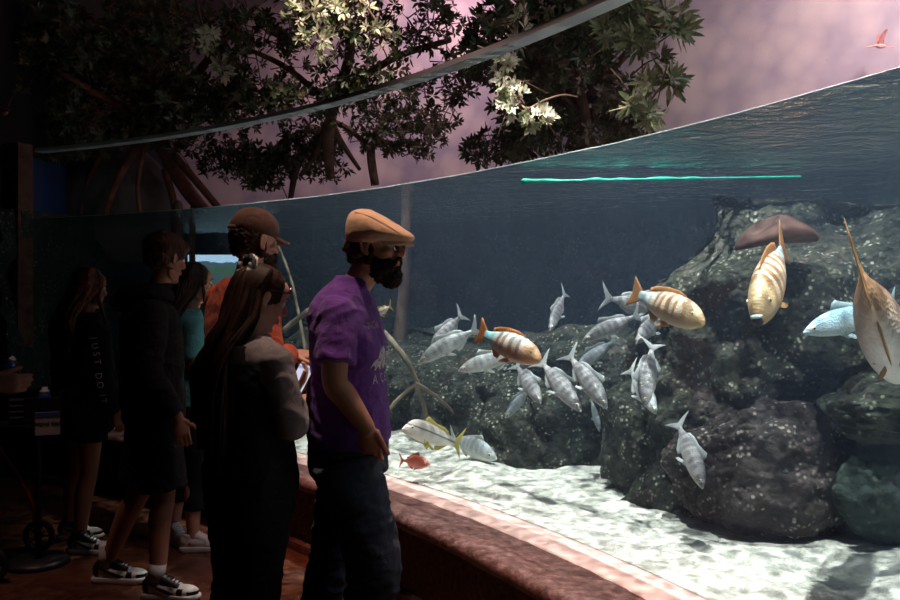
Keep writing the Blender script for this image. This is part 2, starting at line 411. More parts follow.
# ---------------------------------------------------------------- reef
def path_at(pts, u):
    L = [0.]
    for a, b in zip(pts, pts[1:]): L.append(L[-1]+math.dist(a, b))
    s = u*L[-1]
    for i in range(len(pts)-1):
        if s <= L[i+1] or i == len(pts)-2:
            t = (s-L[i])/(L[i+1]-L[i]); a, b = pts[i], pts[i+1]
            return V(lerp(a[0], b[0], t), lerp(a[1], b[1], t), 0), V(b[0]-a[0], b[1]-a[1], 0).normalized()
FS = [p[:2] for p in crom(FOOT, 6)]
def freef(u, v):
    p, d = path_at(FS, u); nrm = V(d.y, -d.x, 0)       # towards the window
    h = lerp(1.15, 1.98, sstep(.60, 1.12, p.x)); h = lerp(h, 1.0, sstep(-1.0, -2.5, p.x))
    h += .12*noise.noise(V(u*18, 0, 0))
    back = 0.
    if v < .72:
        w = v/.72; z = lerp(.32, h, w); back = .42*w**1.5+.10*math.sin(w*7)
    else:
        w = (v-.72)/.28; z = h+.05*math.sin(w*3)-.25*w; back = .42+1.1*w
    back += .38*math.exp(-((p.x-.72)/.13)**2)*(1-v)     # a dark cleft
    q = p-nrm*back; q.z = z
    k = (nrm*(1-sstep(.6, .9, v))+V(0, 0, .6)*sstep(.5, .9, v)); return q, k
reef = rockgrid('rocky_reef', freef, 560, 130, .20, M_ROCK, 2.0, structure=False)
tag(reef, 'long craggy encrusted reef wall rising behind the sand', 'reef')
def boulder(name, c, r, mat, label, seed=0, sub=5, amp=.28, rz=0, group='boulders at the foot of the reef'):
    bm = bmesh.new(); bmesh.ops.create_icosphere(bm, subdivisions=sub, radius=1)
    o3 = V(seed*7.3, seed*3.1, seed)
    for v in bm.verts:
        p = v.co.copy(); q = noise.fractal(p*1.3+o3, 1., 2.1, 6)*amp+noise.ridged_multi_fractal(p*2.6+o3, 1., 2.1, 4, 1., 2.)*amp*.22
        v.co = p*(1+q)
    bmesh.ops.transform(bm, verts=bm.verts, matrix=Matrix.Rotation(rz, 4, 'Z') @ Matrix.Diagonal((*r, 1)))
    o = from_bm(name, bm, mat); o.location = c
    return tag(o, label, 'rock', group)
BL = [
 (768, 470, 4.02, (.40, .30, .30), M_ROCK2, 'broad purple-brown boulder resting on the sand below the grinning parrotfish', 1),
 (884, 412, 3.75, (.24, .25, .13), M_ROCK, 'mossy rounded rock shelf under the pale-bellied parrotfish', 2),
 (888, 490, 3.75, (.22, .2, .22), M_ROCKG, 'smooth green-black boulder at the right end of the sand', 3),
 (470, 415, 6.35, (.40, .35, .36), M_ROCK, 'pale speckled boulder behind the yellow-finned fish', 4),
 (522, 435, 5.65, (.26, .3, .30), M_ROCK, 'speckled grey boulder left of the dark cleft in the reef', 5),
 (650, 440, 4.75, (.28, .3, .36), M_ROCK, 'upright speckled boulder right of the dark cleft in the reef', 6),
 (716, 400, 4.35, (.20, .22, .30), M_ROCK2, 'brown knobbly rock standing behind the diving silver fish', 7),
 (600, 362, 5.6, (.42, .3, .22), M_ROCK, 'low mossy rock on top of the reef behind the shoal', 8),
]
for i, (px, py, Y, r, m, lb, sd) in enumerate(BL): boulder('reef_boulder', P(px, py, Y), r, m, lb, sd, 6 if i < 2 else 5)
# reflection of the flat cap, modelled as a solid brown plate
M_CAPREFL = plain('rust_brown_cap_reflection', (.06, .025, .018), .8, .6, 60)
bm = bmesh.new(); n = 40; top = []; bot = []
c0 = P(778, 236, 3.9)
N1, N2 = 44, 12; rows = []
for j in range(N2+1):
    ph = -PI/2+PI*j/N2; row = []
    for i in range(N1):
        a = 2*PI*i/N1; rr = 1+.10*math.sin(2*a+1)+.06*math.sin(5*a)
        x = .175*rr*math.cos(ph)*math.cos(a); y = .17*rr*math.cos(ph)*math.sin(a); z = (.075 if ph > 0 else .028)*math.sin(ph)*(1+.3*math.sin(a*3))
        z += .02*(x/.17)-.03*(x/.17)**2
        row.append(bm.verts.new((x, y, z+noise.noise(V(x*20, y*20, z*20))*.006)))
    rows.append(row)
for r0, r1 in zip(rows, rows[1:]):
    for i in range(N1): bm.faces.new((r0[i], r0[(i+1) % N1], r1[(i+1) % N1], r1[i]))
o = from_bm('cap_reflection', bm, M_CAPREFL); o.location = c0; tag(o, 'smooth reddish-brown reflection of the flat cap, shaped as a plate above the grinning parrotfish', 'reflection')
# reflected teal glow, modelled as a coloured tube under the surface
M_TEAL = plain('bright_teal_tint', (.0, .34, .26), .5, .2, 60)
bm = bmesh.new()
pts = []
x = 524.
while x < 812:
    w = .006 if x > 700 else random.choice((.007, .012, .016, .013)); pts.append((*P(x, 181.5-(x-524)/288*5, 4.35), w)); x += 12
tube(bm, [(*p[:3], p[3]) for p in pts], n=8, k=3); tag(from_bm('teal_reflection', bm, M_TEAL), 'thin bright teal streak of reflected light, shaped as a tube just under the water surface', 'hose')
bm = bmesh.new(); box(bm, P(465, 183, 5.3), (.035, .03, .035), bev=.01); tag(from_bm('teal_patch', bm, M_TEAL), 'tiny square teal patch left of the teal reflection streak', 'patch')
# far window across the tank
root = empty('viewing_window', (-2.58, 10.0, 1.42), 'small bright viewing window far across the tank behind the man in the orange shirt', 'window')
t = NT('lit_far_window'); em = t.n('Emission', Strength=1.1)
zz = t.n('SeparateXYZ'); t.t.links.new(t.coord(), zz.inputs[0])
t.put(em.inputs[0], t.ramp(t.math('ADD', t.math('MULTIPLY', zz.outputs[2], 1.6), t.math('MULTIPLY', t.noise(8, 4), .25)), [(.0, (.03, .05, .06)), (.55, (.06, .10, .10)), (.62, (.05, .11, .05)), (.72, (.07, .11, .12)), (.78, (.06, .10, .11)), (.80, (.5, .7, .85))]))
t.t.links.new(em.outputs[0], t.out.inputs[0]); M_FAR = t.m
bm = bmesh.new(); box(bm, V(.0, 0, .25), (1.0, .02, .5)); from_bm('lit_pane', bm, M_FAR, root, smooth=False)
bm = bmesh.new()
for c, s in ((V(0, -.02, .54), (1.16, .08, .08)), (V(0, -.02, -.04), (1.16, .08, .08)), (V(-.54, -.02, .25), (.08, .08, .66)), (V(.54, -.02, .25), (.08, .08, .66))): box(bm, c, s, bev=.01)
from_bm('window_frame', bm, M_ROCKG, root, smooth=False)

# ---------------------------------------------------------------- plants
M_BARK = plain('mangrove_bark', (.16, .085, .06), .85, .8, 60, vary=.4)
M_BARKR = plain('red_mangrove_bark', (.24, .08, .05), .85, .8, 60, vary=.4)
M_ROOTP = plain('pale_waterlogged_root', (.17, .14, .10), .85, .7, 50, vary=.35)
def leafmat(name, a, b, c):
    t = NT(name); v = t.voro(9, out='Color'); s = t.n('SeparateColor'); t.t.links.new(v, s.inputs[0])
    col = t.ramp(s.outputs[0], [(.0, a), (.55, b), (.85, c)])
    bs = t.bsdf(col, .38, spec=.55); tl = t.n('BsdfTranslucent'); t.t.links.new(col, tl.inputs[0])
    m = t.n('MixShader'); m.inputs[0].default_value = .3; t.t.links.new(bs.outputs[0], m.inputs[1]); t.t.links.new(tl.outputs[0], m.inputs[2]); t.t.links.new(m.outputs[0], t.out.inputs[0])
    return t.m
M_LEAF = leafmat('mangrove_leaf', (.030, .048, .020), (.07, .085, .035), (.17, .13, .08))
M_LEAFLIT = leafmat('pale_lit_mangrove_leaf', (.26, .30, .14), (.50, .47, .34), (.66, .58, .48))  # mangrove leaf again, with the light on it put into a paler colour
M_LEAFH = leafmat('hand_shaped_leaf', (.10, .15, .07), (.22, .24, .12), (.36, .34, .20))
def leaves_mesh(sprigs):
    """sprigs: (pos, twig direction, n leaves, leaf length, spread, width)"""
    vs, fs = [], []
    for pos, d, nl, L, spread, W in sprigs:
        d = d.normalized(); a = d.orthogonal().normalized(); b = d.cross(a); ph0 = random.random()*6.28
        for k in range(nl):
            ph = ph0+2*PI*k/nl+random.uniform(-.25, .25); out = a*math.cos(ph)+b*math.sin(ph)
            sp = spread*random.uniform(.75, 1.2); ld = (out*math.sin(sp)+d*math.cos(sp)).normalized()
            sd = ld.cross(d); sd = sd.normalized() if sd.length > 1e-4 else a; up = sd.cross(ld)
            l = L*random.uniform(.7, 1.15); w = l*W
            p0 = pos+ld*l*.10; i = len(vs)
            vs += [p0, p0+ld*l*.40+sd*w-up*.0, p0+ld*l*.42+up*w*.35*-1, p0+ld*l*.40-sd*w, p0+ld*l*.78+sd*w*.62-up*l*.05, p0+ld*l*.8-up*(l*.05+w*.3), p0+ld*l*.78-sd*w*.62-up*l*.05, p0+ld*l-up*l*.12]
            fs += [(i, i+1, i+2), (i, i+2, i+3), (i+1, i+4, i+5, i+2), (i+2, i+5, i+6, i+3), (i+4, i+7, i+5), (i+5, i+7, i+6)]
    return vs, fs
def pymesh(name, vs, fs, mat, parent, off):
    me = bpy.data.meshes.new(name); me.from_pydata([tuple(v-off) for v in vs], [], fs); me.update()
    return link(name, me, mat, parent)
def plant(name, base, label, cat, crowns, limbs, leaf=M_LEAF, bark=M_BARK, L=.082, W=.19, nl=7, group='mangrove trees over the tank', trunk='trunk', gap=-.22):
    base = Vector(base); root = empty(name, base, label, cat, group)
    spr = []; tw = bmesh.new(); any_tw = False
    for px, py, Y, rx, ry, rz, cnt in crowns:
        c = P(px, py, Y)
        for k in range(int(cnt*(1.6 if L == .082 else 1))):
            while True:
                q = V(random.uniform(-1, 1), random.uniform(-1, 1), random.uniform(-1, 1))
                if q.length < 1: break
            p = c+V(q.x*rx, q.y*ry, q.z*rz)
            if noise.noise(p*2.2+V(3, 0, 0)) < gap: continue
            rr = math.hypot(p.x-CX, p.y-CY)
            if rr < R+WT+.16 or p.x < LWX+.12 or rr > RB-.1: continue
            d = V(q.x*.8+random.uniform(-.6, .6), q.y-.3+random.uniform(-.5, .5), q.z*.4+random.uniform(-.5, .6))
            spr.append((p, d, nl, L*random.uniform(.75, 1.2), random.uniform(.75, 1.25), W))
            if k % 3 == 0:
                e = p-d.normalized()*random.uniform(.15, .35); tube(tw, [(*e, .007), (*((e+p)/2+V(0, 0, .02)), .005), (*p, .003)], n=5, k=1, cap='flat'); any_tw = True
    for pts in limbs: tube(tw, [(*P(x, y, Y), r) for x, y, Y, r in pts], n=9, k=5, cap='flat')
    from_bm(trunk, tw, bark, root, off=base)
    if spr:
        vs, fs = leaves_mesh(spr); pymesh('foliage', vs, fs, leaf, root, base)
    return root
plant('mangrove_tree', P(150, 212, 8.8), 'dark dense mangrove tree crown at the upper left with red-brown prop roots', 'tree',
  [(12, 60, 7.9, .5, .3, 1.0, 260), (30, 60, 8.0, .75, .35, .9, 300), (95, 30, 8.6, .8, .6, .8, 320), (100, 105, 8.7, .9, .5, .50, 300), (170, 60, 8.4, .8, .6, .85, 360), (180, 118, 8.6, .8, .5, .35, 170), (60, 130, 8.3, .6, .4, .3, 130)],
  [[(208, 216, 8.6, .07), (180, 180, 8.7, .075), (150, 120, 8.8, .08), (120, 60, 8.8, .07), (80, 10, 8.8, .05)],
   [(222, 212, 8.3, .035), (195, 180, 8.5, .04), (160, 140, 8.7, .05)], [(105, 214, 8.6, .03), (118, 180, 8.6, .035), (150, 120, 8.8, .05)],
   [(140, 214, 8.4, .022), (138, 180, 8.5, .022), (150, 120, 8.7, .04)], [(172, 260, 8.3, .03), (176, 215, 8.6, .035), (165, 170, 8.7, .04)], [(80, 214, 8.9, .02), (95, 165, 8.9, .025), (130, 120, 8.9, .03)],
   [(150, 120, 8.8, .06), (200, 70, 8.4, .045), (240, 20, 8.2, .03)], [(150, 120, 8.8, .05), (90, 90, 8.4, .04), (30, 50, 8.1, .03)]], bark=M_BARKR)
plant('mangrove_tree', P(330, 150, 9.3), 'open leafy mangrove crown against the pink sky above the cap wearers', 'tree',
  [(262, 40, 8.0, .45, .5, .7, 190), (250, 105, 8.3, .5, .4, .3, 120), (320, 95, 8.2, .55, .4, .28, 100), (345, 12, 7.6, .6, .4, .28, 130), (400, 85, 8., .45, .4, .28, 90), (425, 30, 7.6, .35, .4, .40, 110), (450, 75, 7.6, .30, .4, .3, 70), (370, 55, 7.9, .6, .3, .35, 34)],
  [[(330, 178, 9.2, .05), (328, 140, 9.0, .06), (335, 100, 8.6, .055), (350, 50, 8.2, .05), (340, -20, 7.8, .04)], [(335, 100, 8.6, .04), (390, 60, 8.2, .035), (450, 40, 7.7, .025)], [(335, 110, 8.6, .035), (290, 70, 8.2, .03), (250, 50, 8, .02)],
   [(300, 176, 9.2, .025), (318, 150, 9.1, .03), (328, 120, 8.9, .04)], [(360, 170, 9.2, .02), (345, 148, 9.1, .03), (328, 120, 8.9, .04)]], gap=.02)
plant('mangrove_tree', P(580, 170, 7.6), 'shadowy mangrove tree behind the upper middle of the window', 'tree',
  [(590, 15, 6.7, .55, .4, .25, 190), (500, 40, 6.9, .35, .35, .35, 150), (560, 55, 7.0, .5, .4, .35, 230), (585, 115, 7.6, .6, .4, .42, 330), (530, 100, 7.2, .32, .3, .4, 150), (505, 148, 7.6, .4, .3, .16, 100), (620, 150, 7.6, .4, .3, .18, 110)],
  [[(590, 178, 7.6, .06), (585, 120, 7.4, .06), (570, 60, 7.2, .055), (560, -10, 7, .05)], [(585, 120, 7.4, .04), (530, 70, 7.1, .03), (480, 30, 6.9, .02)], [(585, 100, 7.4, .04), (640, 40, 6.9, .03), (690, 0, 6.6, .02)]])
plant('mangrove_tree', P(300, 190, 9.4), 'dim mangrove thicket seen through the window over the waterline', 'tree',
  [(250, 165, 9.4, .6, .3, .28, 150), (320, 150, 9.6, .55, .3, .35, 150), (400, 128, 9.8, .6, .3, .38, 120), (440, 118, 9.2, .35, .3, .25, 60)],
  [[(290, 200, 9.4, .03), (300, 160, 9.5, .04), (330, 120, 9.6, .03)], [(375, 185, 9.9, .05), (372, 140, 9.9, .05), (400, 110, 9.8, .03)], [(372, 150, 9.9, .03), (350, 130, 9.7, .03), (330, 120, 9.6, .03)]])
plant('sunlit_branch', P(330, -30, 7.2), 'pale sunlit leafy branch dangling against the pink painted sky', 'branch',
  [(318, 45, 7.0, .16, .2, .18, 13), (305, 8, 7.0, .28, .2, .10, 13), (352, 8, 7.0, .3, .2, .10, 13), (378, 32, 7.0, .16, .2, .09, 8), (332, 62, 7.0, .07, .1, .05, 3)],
  [[(330, -30, 7.2, .02), (315, 10, 7.1, .014), (322, 55, 7.0, .008)], [(330, -30, 7.2, .015), (365, 5, 7.1, .010), (385, 35, 7.0, .006)]], M_LEAFLIT, L=.078, group='pale branches in the light', trunk='stem')
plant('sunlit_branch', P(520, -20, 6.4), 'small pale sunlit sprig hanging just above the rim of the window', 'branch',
  [(523, 28, 6.3, .06, .08, .13, 10)], [[(520, -20, 6.4, .014), (524, 10, 6.3, .01), (521, 40, 6.3, .006)]], M_LEAFLIT, L=.09, group='pale branches in the light', trunk='stem')
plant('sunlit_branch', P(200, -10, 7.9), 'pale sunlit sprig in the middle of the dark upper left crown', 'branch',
  [(222, 70, 7.6, .07, .08, .05, 7), (205, 35, 7.6, .1, .08, .12, 9), (132, 33, 7.6, .05, .05, .03, 3)], [[(195, -10, 7.9, .014), (205, 35, 7.7, .01), (224, 75, 7.6, .006)]], M_LEAFLIT, L=.10, group='pale branches in the light', trunk='stem')
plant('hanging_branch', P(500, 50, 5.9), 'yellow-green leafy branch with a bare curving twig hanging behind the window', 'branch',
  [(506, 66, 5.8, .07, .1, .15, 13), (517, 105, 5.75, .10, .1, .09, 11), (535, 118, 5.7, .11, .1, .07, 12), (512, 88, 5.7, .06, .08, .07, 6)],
  [[(495, 45, 6, .012), (510, 85, 5.8, .010), (525, 108, 5.7, .009), (545, 100, 5.7, .008), (563, 95, 5.7, .007), (578, 97, 5.7, .005)]], M_LEAFLIT, L=.07, W=.24, group='branches hanging behind the window', trunk='stem')
plant('hand_leaf_branch', P(650, -10, 5.6), 'hanging branch of hand-shaped grey-green leaves beside the painted clouds', 'branch',
  [(632, 20, 5.6, .18, .12, .12, 16), (668, 28, 5.4, .12, .1, .12, 12), (640, 45, 5.5, .12, .1, .07, 8), (655, 58, 5.5, .06, .08, .04, 4), (610, 28, 5.6, .16, .1, .12, 14)],
  [[(650, -20, 5.6, .015), (645, 20, 5.5, .012), (640, 60, 5.4, .006)], [(650, -20, 5.6, .012), (672, 20, 5.4, .008)]], M_LEAFH, L=.115, W=.13, nl=9, group='branches hanging behind the window', trunk='stem')
plant('hand_leaf_branch', P(645, 60, 5.4), 'lowest drooping cluster of hand-shaped leaves ending over the waterline', 'branch',
  [(652, 116, 5.3, .05, .05, .03, 4), (632, 98, 5.35, .03, .05, .08, 4), (670, 82, 5.35, .06, .06, .04, 5), (650, 80, 5.35, .04, .04, .03, 3)],
  [[(642, 45, 5.5, .006), (643, 75, 5.4, .005), (648, 112, 5.3, .004)], [(643, 75, 5.4, .005), (670, 78, 5.35, .004)]], M_LEAFH, L=.13, W=.13, nl=9, group='branches hanging behind the window', trunk='stem')
# grey rock rising out of the water at the far left
boulder('grey_boulder', P(118, 205, 9.3), (.62, .45, .62), plain('smooth_grey_rock', (.16, .13, .12), .9, .6, 20), 'big smooth grey-brown boulder standing out of the water at the far left', 11, 5, .12, group=None)
# waterlogged roots
def rootthing(label, paths, mat=M_ROOTP, name='sunken_root', bx=None):
    base = P(*bx); bm = bmesh.new()
    for pts in paths: tube(bm, [(*P(x, y, Y), r) for x, y, Y, r in pts], n=9, k=5)
    for v in bm.verts: v.co += noise.noise_vector(v.co*12)*.008
    o = from_bm(name, bm, mat, off=base); o.location = base; return tag(o, label, 'root', 'sunken mangrove roots')
rootthing('curved pale root arching down in the water beside the man in the purple shirt', [[(368, 322, 6.0, .02), (384, 333, 5.9, .022), (404, 357, 5.8, .022), (415, 378, 5.8, .02), (422, 400, 5.9, .018), (432, 440, 6.0, .016)], [(417, 384, 5.8, .015), (399, 398, 5.8, .014), (380, 420, 5.8, .014)], [(417, 384, 5.8, .013), (436, 396, 5.9, .012), (462, 420, 6.1, .01)]], bx=(425, 420, 6))
rootthing('upright brown trunk standing in the blue water right of the flat cap', [[(408, 188, 7.0, .045), (406, 240, 7.0, .045), (403, 300, 7.0, .05), (398, 360, 7.0, .055), (392, 425, 7.0, .06)]], plain('drowned_brown_bark', (.10, .06, .045), .9, .7, 30, vary=.3), 'drowned_tree', (400, 425, 7))
rootthing('thin slanting pole-like root behind the woman with the phone', [[(262, 214, 7.2, .012), (285, 262, 7.1, .013), (300, 320, 7.0, .015), (312, 400, 6.8, .016)], [(284, 330, 6.6, .022), (296, 320, 6.6, .022), (312, 308, 6.6, .02)]], bx=(300, 400, 6.8))
rootthing('pair of dim trunks standing in the green water behind the boy in the black hoodie', [[(178, 205, 8.4, .05), (176, 245, 8.4, .05), (168, 300, 8.4, .05), (160, 400, 8.4, .06)], [(193, 208, 8.6, .03), (192, 260, 8.6, .03), (188, 400, 8.6, .035)]], M_BARK, 'drowned_tree', (170, 400, 8.4))
# pink birds
M_PINK = plain('pink_feathers', (.78, .33, .31), .8, .3, 80)
def bird(px, py, Y, s, label, yaw=0, wing=1.):
    root = empty('spoonbill', P(px, py, Y), label, 'bird', 'pink wading birds'); root.rotation_euler.z = yaw; root.scale = (s, s, s)
    bm = bmesh.new(); tube(bm, [(-.16, 0, 0, .02), (-.08, 0, 0, .06), (.03, 0, .0, .065), (.12, 0, .01, .035), (.22, 0, -.01, .02), (.30, 0, -.02, .022), (.34, 0, -.025, .012), (.44, 0, -.04, .015, .006)], n=12, k=3)
    fuse('body', bm, M_PINK, root, .008, 2)
    for sg in (1, -1):
        bm = bmesh.new(); g = []
        for i in range(9):
            t_ = i/8; g.append([bm.verts.new((-.02+.16*(.5-j/4)*(1-.6*t_)-.08*t_*t_+.02, sg*(.03+.18*t_), .02+.36*t_*wing+.05*math.sin(t_*3)-abs(j-2)*.004)) for j in range(5)])
        for a, b in zip(g, g[1:]):
            for j in range(4): bm.faces.new((a[j], a[j+1], b[j+1], b[j]))
        bmesh.ops.solidify(bm, geom=bm.faces[:], thickness=.008); from_bm('wing', bm, M_PINK, root)
    for sg in (1, -1):
        bm = bmesh.new(); tube(bm, [(-.12, sg*.02, -.02, .006), (-.3, sg*.02, -.03, .006), (-.38, sg*.02, -.035, .010)], n=6, k=2); from_bm('leg', bm, M_PINK, root)
bird(880, 46, 6.85, .30, 'small pink spoonbill flying across the cloud mural at the upper right', PI)
bird(4, 112, 7.6, .50, 'pink bird half hidden at the left edge in the dark foliage', -.9)
bird(22, 63, 7.9, .22, 'tiny pink bird deep in the dark crown at the upper left', .3)
# ---------------------------------------------------------------- fish
def fishmat(name, back, side, belly, bar=.35, barcol=(.2, .2, .22), nb=9, stripe=None, head=None, rear=None, scale_amt=.4, rough=.34, tailcol=None):
    t = NT(name); co = t.coord(); s = t.n('SeparateXYZ'); t.t.links.new(co, s.inputs[0]); x, y, z = s.outputs
    nz = t.noise(9, 4, t.coord((1, .4, 1)))
    zz = t.math('ADD', t.math('MULTIPLY', z, 3.2), t.math('ADD', .38, t.math('MULTIPLY', nz, .25)))
    c = t.ramp(zz, [(.12, belly), (.42, side), (.85, back)])
    w = t.n('TexWave', Scale=nb/6.28*1.6, Distortion=4.5, Detail=2.); w.bands_direction = 'X'; w.inputs['Detail Scale'].default_value = 2.
    t.t.links.new(t.coord((1, 1, .35)), w.inputs['Vector'])
    up = t.ramp(zz, [(.3, 0), (.6, 1)])
    c = t.mix(t.math('MULTIPLY', t.math('MULTIPLY', t.ramp(w.outputs['Fac'], [(.35, 0), (.7, 1)]), up), bar), c, barcol)
    if stripe:
        d = t.math('ABSOLUTE', t.math('SUBTRACT', z, t.math('MULTIPLY', t.math('ADD', x, .3), .10)))
        c = t.mix(t.ramp(d, [(.006, .85), (.014, 0)]), c, stripe)
    if head: c = t.mix(t.ramp(x, [(.22, 0), (.34, .85)]), c, head)
    if rear: c = t.mix(t.math('MULTIPLY', t.ramp(t.math('ADD', t.math('MULTIPLY', x, -1.), t.math('MULTIPLY', nz, .1)), [(.12, 0), (.30, .8)]), 1.), c, rear)
    sv = t.voro(52, t.coord((1, .5, 1.2)))
    t.bsdf(c, rough, t.bump(sv, scale_amt, .01), spec=.6); return t.m
def finmat(name, col, tip):
    t = NT(name); w = t.n('TexWave', Scale=16., Distortion=1.5); w.bands_direction = 'DIAGONAL'; t.t.links.new(t.coord((1, .1, 1)), w.inputs['Vector'])
    c = t.mix(t.ramp(w.outputs['Fac'], [(.3, 0), (.8, .5)]), col, tip)
    bs = t.bsdf(c, .4, spec=.4); tl = t.n('BsdfTranslucent'); t.t.links.new(c, tl.inputs[0]); m = t.n('MixShader'); m.inputs[0].default_value = .35
    t.t.links.new(bs.outputs[0], m.inputs[1]); t.t.links.new(tl.outputs[0], m.inputs[2]); t.t.links.new(m.outputs[0], t.out.inputs[0]); return t.m
M_EYEW = plain('fish_eye_ring', (.75, .70, .50), .2, spec=.8); M_EYEB = plain('fish_pupil', (.01, .01, .012), .08, spec=.9)
M_MOUTH = plain('dark_fish_mouth', (.06, .05, .06), .6)
FM = {
 'silver': (fishmat('silver_fish_skin', (.16, .17, .18), (.36, .37, .38), (.66, .68, .64), .8, (.10, .10, .11), 12), finmat('silver_fin', (.42, .47, .5), (.65, .68, .66))),
 'bright': (fishmat('pale_silver_fish_skin', (.34, .38, .39), (.56, .61, .60), (.80, .84, .78), .6, (.22, .24, .25), 12), finmat('pale_fin', (.6, .66, .66), (.8, .82, .78))),
 'grey': (fishmat('dull_grey_fish_skin', (.12, .15, .17), (.28, .32, .33), (.5, .54, .52), .4, (.1, .11, .12), 12), finmat('grey_fin', (.25, .29, .3), (.4, .44, .42))),
 'blue': (fishmat('blue_silver_fish_skin', (.22, .42, .55), (.50, .68, .74), (.75, .86, .84), .1), finmat('blue_fin', (.4, .6, .66), (.7, .78, .75))),
 'grunt': (fishmat('lined_silver_fish_skin', (.50, .46, .42), (.72, .70, .64), (.90, .88, .78), .4, (.34, .3, .27), 8, stripe=(.08, .07, .06)), finmat('yellow_fin', (.62, .52, .10), (.5, .48, .22))),
 'parrot': (fishmat('orange_parrotfish_skin', (.22, .30, .30), (.44, .20, .10), (.42, .26, .15), .85, (.80, .66, .54), 11, head=(.66, .36, .16), rear=(.16, .50, .55), scale_amt=.25), finmat('orange_fin', (.72, .28, .07), (.35, .12, .04))),
 'parrotg': (fishmat('golden_parrotfish_skin', (.40, .22, .10), (.46, .27, .14), (.66, .50, .32), .75, (.92, .82, .66), 13, head=(.62, .46, .24), rear=(.35, .55, .62), scale_amt=.25), finmat('gold_fin', (.72, .36, .12), (.45, .3, .2))),
 'parrotp': (fishmat('pale_bellied_parrotfish_skin', (.20, .10, .05), (.55, .44, .36), (.95, .92, .88), .5, (.14, .07, .04), 9, rear=(.42, .22, .10), scale_amt=.5), finmat('rust_fin', (.42, .22, .09), (.55, .38, .2))),
 'red': (fishmat('red_fish_skin', (.50, .10, .06), (.62, .18, .11), (.7, .3, .22), .2, (.7, .3, .2), 14), finmat('red_fin', (.62, .2, .12), (.8, .4, .3))),
}
SHAPE = {  # (x, top, bottom, halfwidth) from nose to tail base in units of the total length
 'slim': [(.5, .004, -.004, .003), (.485, .018, -.016, .012), (.44, .048, -.036, .030), (.36, .090, -.064, .052), (.24, .125, -.090, .066), (.10, .135, -.105, .070), (-.06, .115, -.095, .060), (-.2, .075, -.065, .038), (-.29, .042, -.038, .020), (-.345, .032, -.030, .012), (-.37, .030, -.030, .006)],
 'parrot': [(.5, .012, -.014, .014), (.492, .035, -.034, .026), (.465, .068, -.056, .044), (.40, .118, -.090, .064), (.29, .158, -.124, .082), (.14, .172, -.146, .090), (-.03, .150, -.135, .078), (-.18, .100, -.095, .050), (-.28, .064, -.062, .028), (-.34, .055, -.055, .016), (-.365, .056, -.056, .008)],
 'deep': [(.5, .004, -.010, .004), (.48, .03, -.03, .02), (.42, .08, -.07, .045), (.32, .14, -.12, .068), (.18, .18, -.155, .078), (.03, .18, -.155, .072), (-.12, .13, -.115, .05), (-.23, .06, -.055, .024), (-.31, .03, -.03, .012), (-.35, .028, -.028, .006)],
 'grunt': [(.5, .004, -.012, .004), (.485, .024, -.022, .014), (.44, .075, -.042, .034), (.36, .135, -.062, .056), (.24, .155, -.085, .068), (.10, .145, -.10, .070), (-.06, .115, -.095, .058), (-.2, .078, -.070, .038), (-.29, .048, -.046, .020), (-.34, .04, -.04, .012), (-.365, .038, -.038, .006)],
}
def fin(name, outline, mat, parent, thick=.006, xf=None, curve=0.):
    """outline: x,z points round the fin; given a real thickness and a slight cup."""
    bm = bmesh.new(); cx_ = sum(p[0] for p in outline)/len(outline); cz_ = sum(p[1] for p in outline)/len(outline)
    for sgn in (1, -1):
        rings = []
        for f, th in ((1., .12), (.8, .6), (.45, 1.), (0.02, 1.)):
            rings.append([bm.verts.new((cx_+(x-cx_)*f, sgn*thick*.5*th+curve*((x-cx_)**2+(z-cz_)**2), cz_+(z-cz_)*f)) for x, z in outline])
        for r0, r1 in zip(rings, rings[1:]):
            for i in range(len(outline)): bm.faces.new((r0[i], r0[(i+1) % len(outline)], r1[(i+1) % len(outline)], r1[i]))
        bm.faces.new(rings[-1])
        if sgn == 1: first = rings[0]
        else:
            for i in range(len(outline)): bm.faces.new((first[i], first[(i+1) % len(outline)], rings[0][(i+1) % len(outline)], rings[0][i]))
    if xf is not None: bmesh.ops.transform(bm, matrix=xf, verts=bm.verts)
    return from_bm(name, bm, mat, parent)
SRC = {}
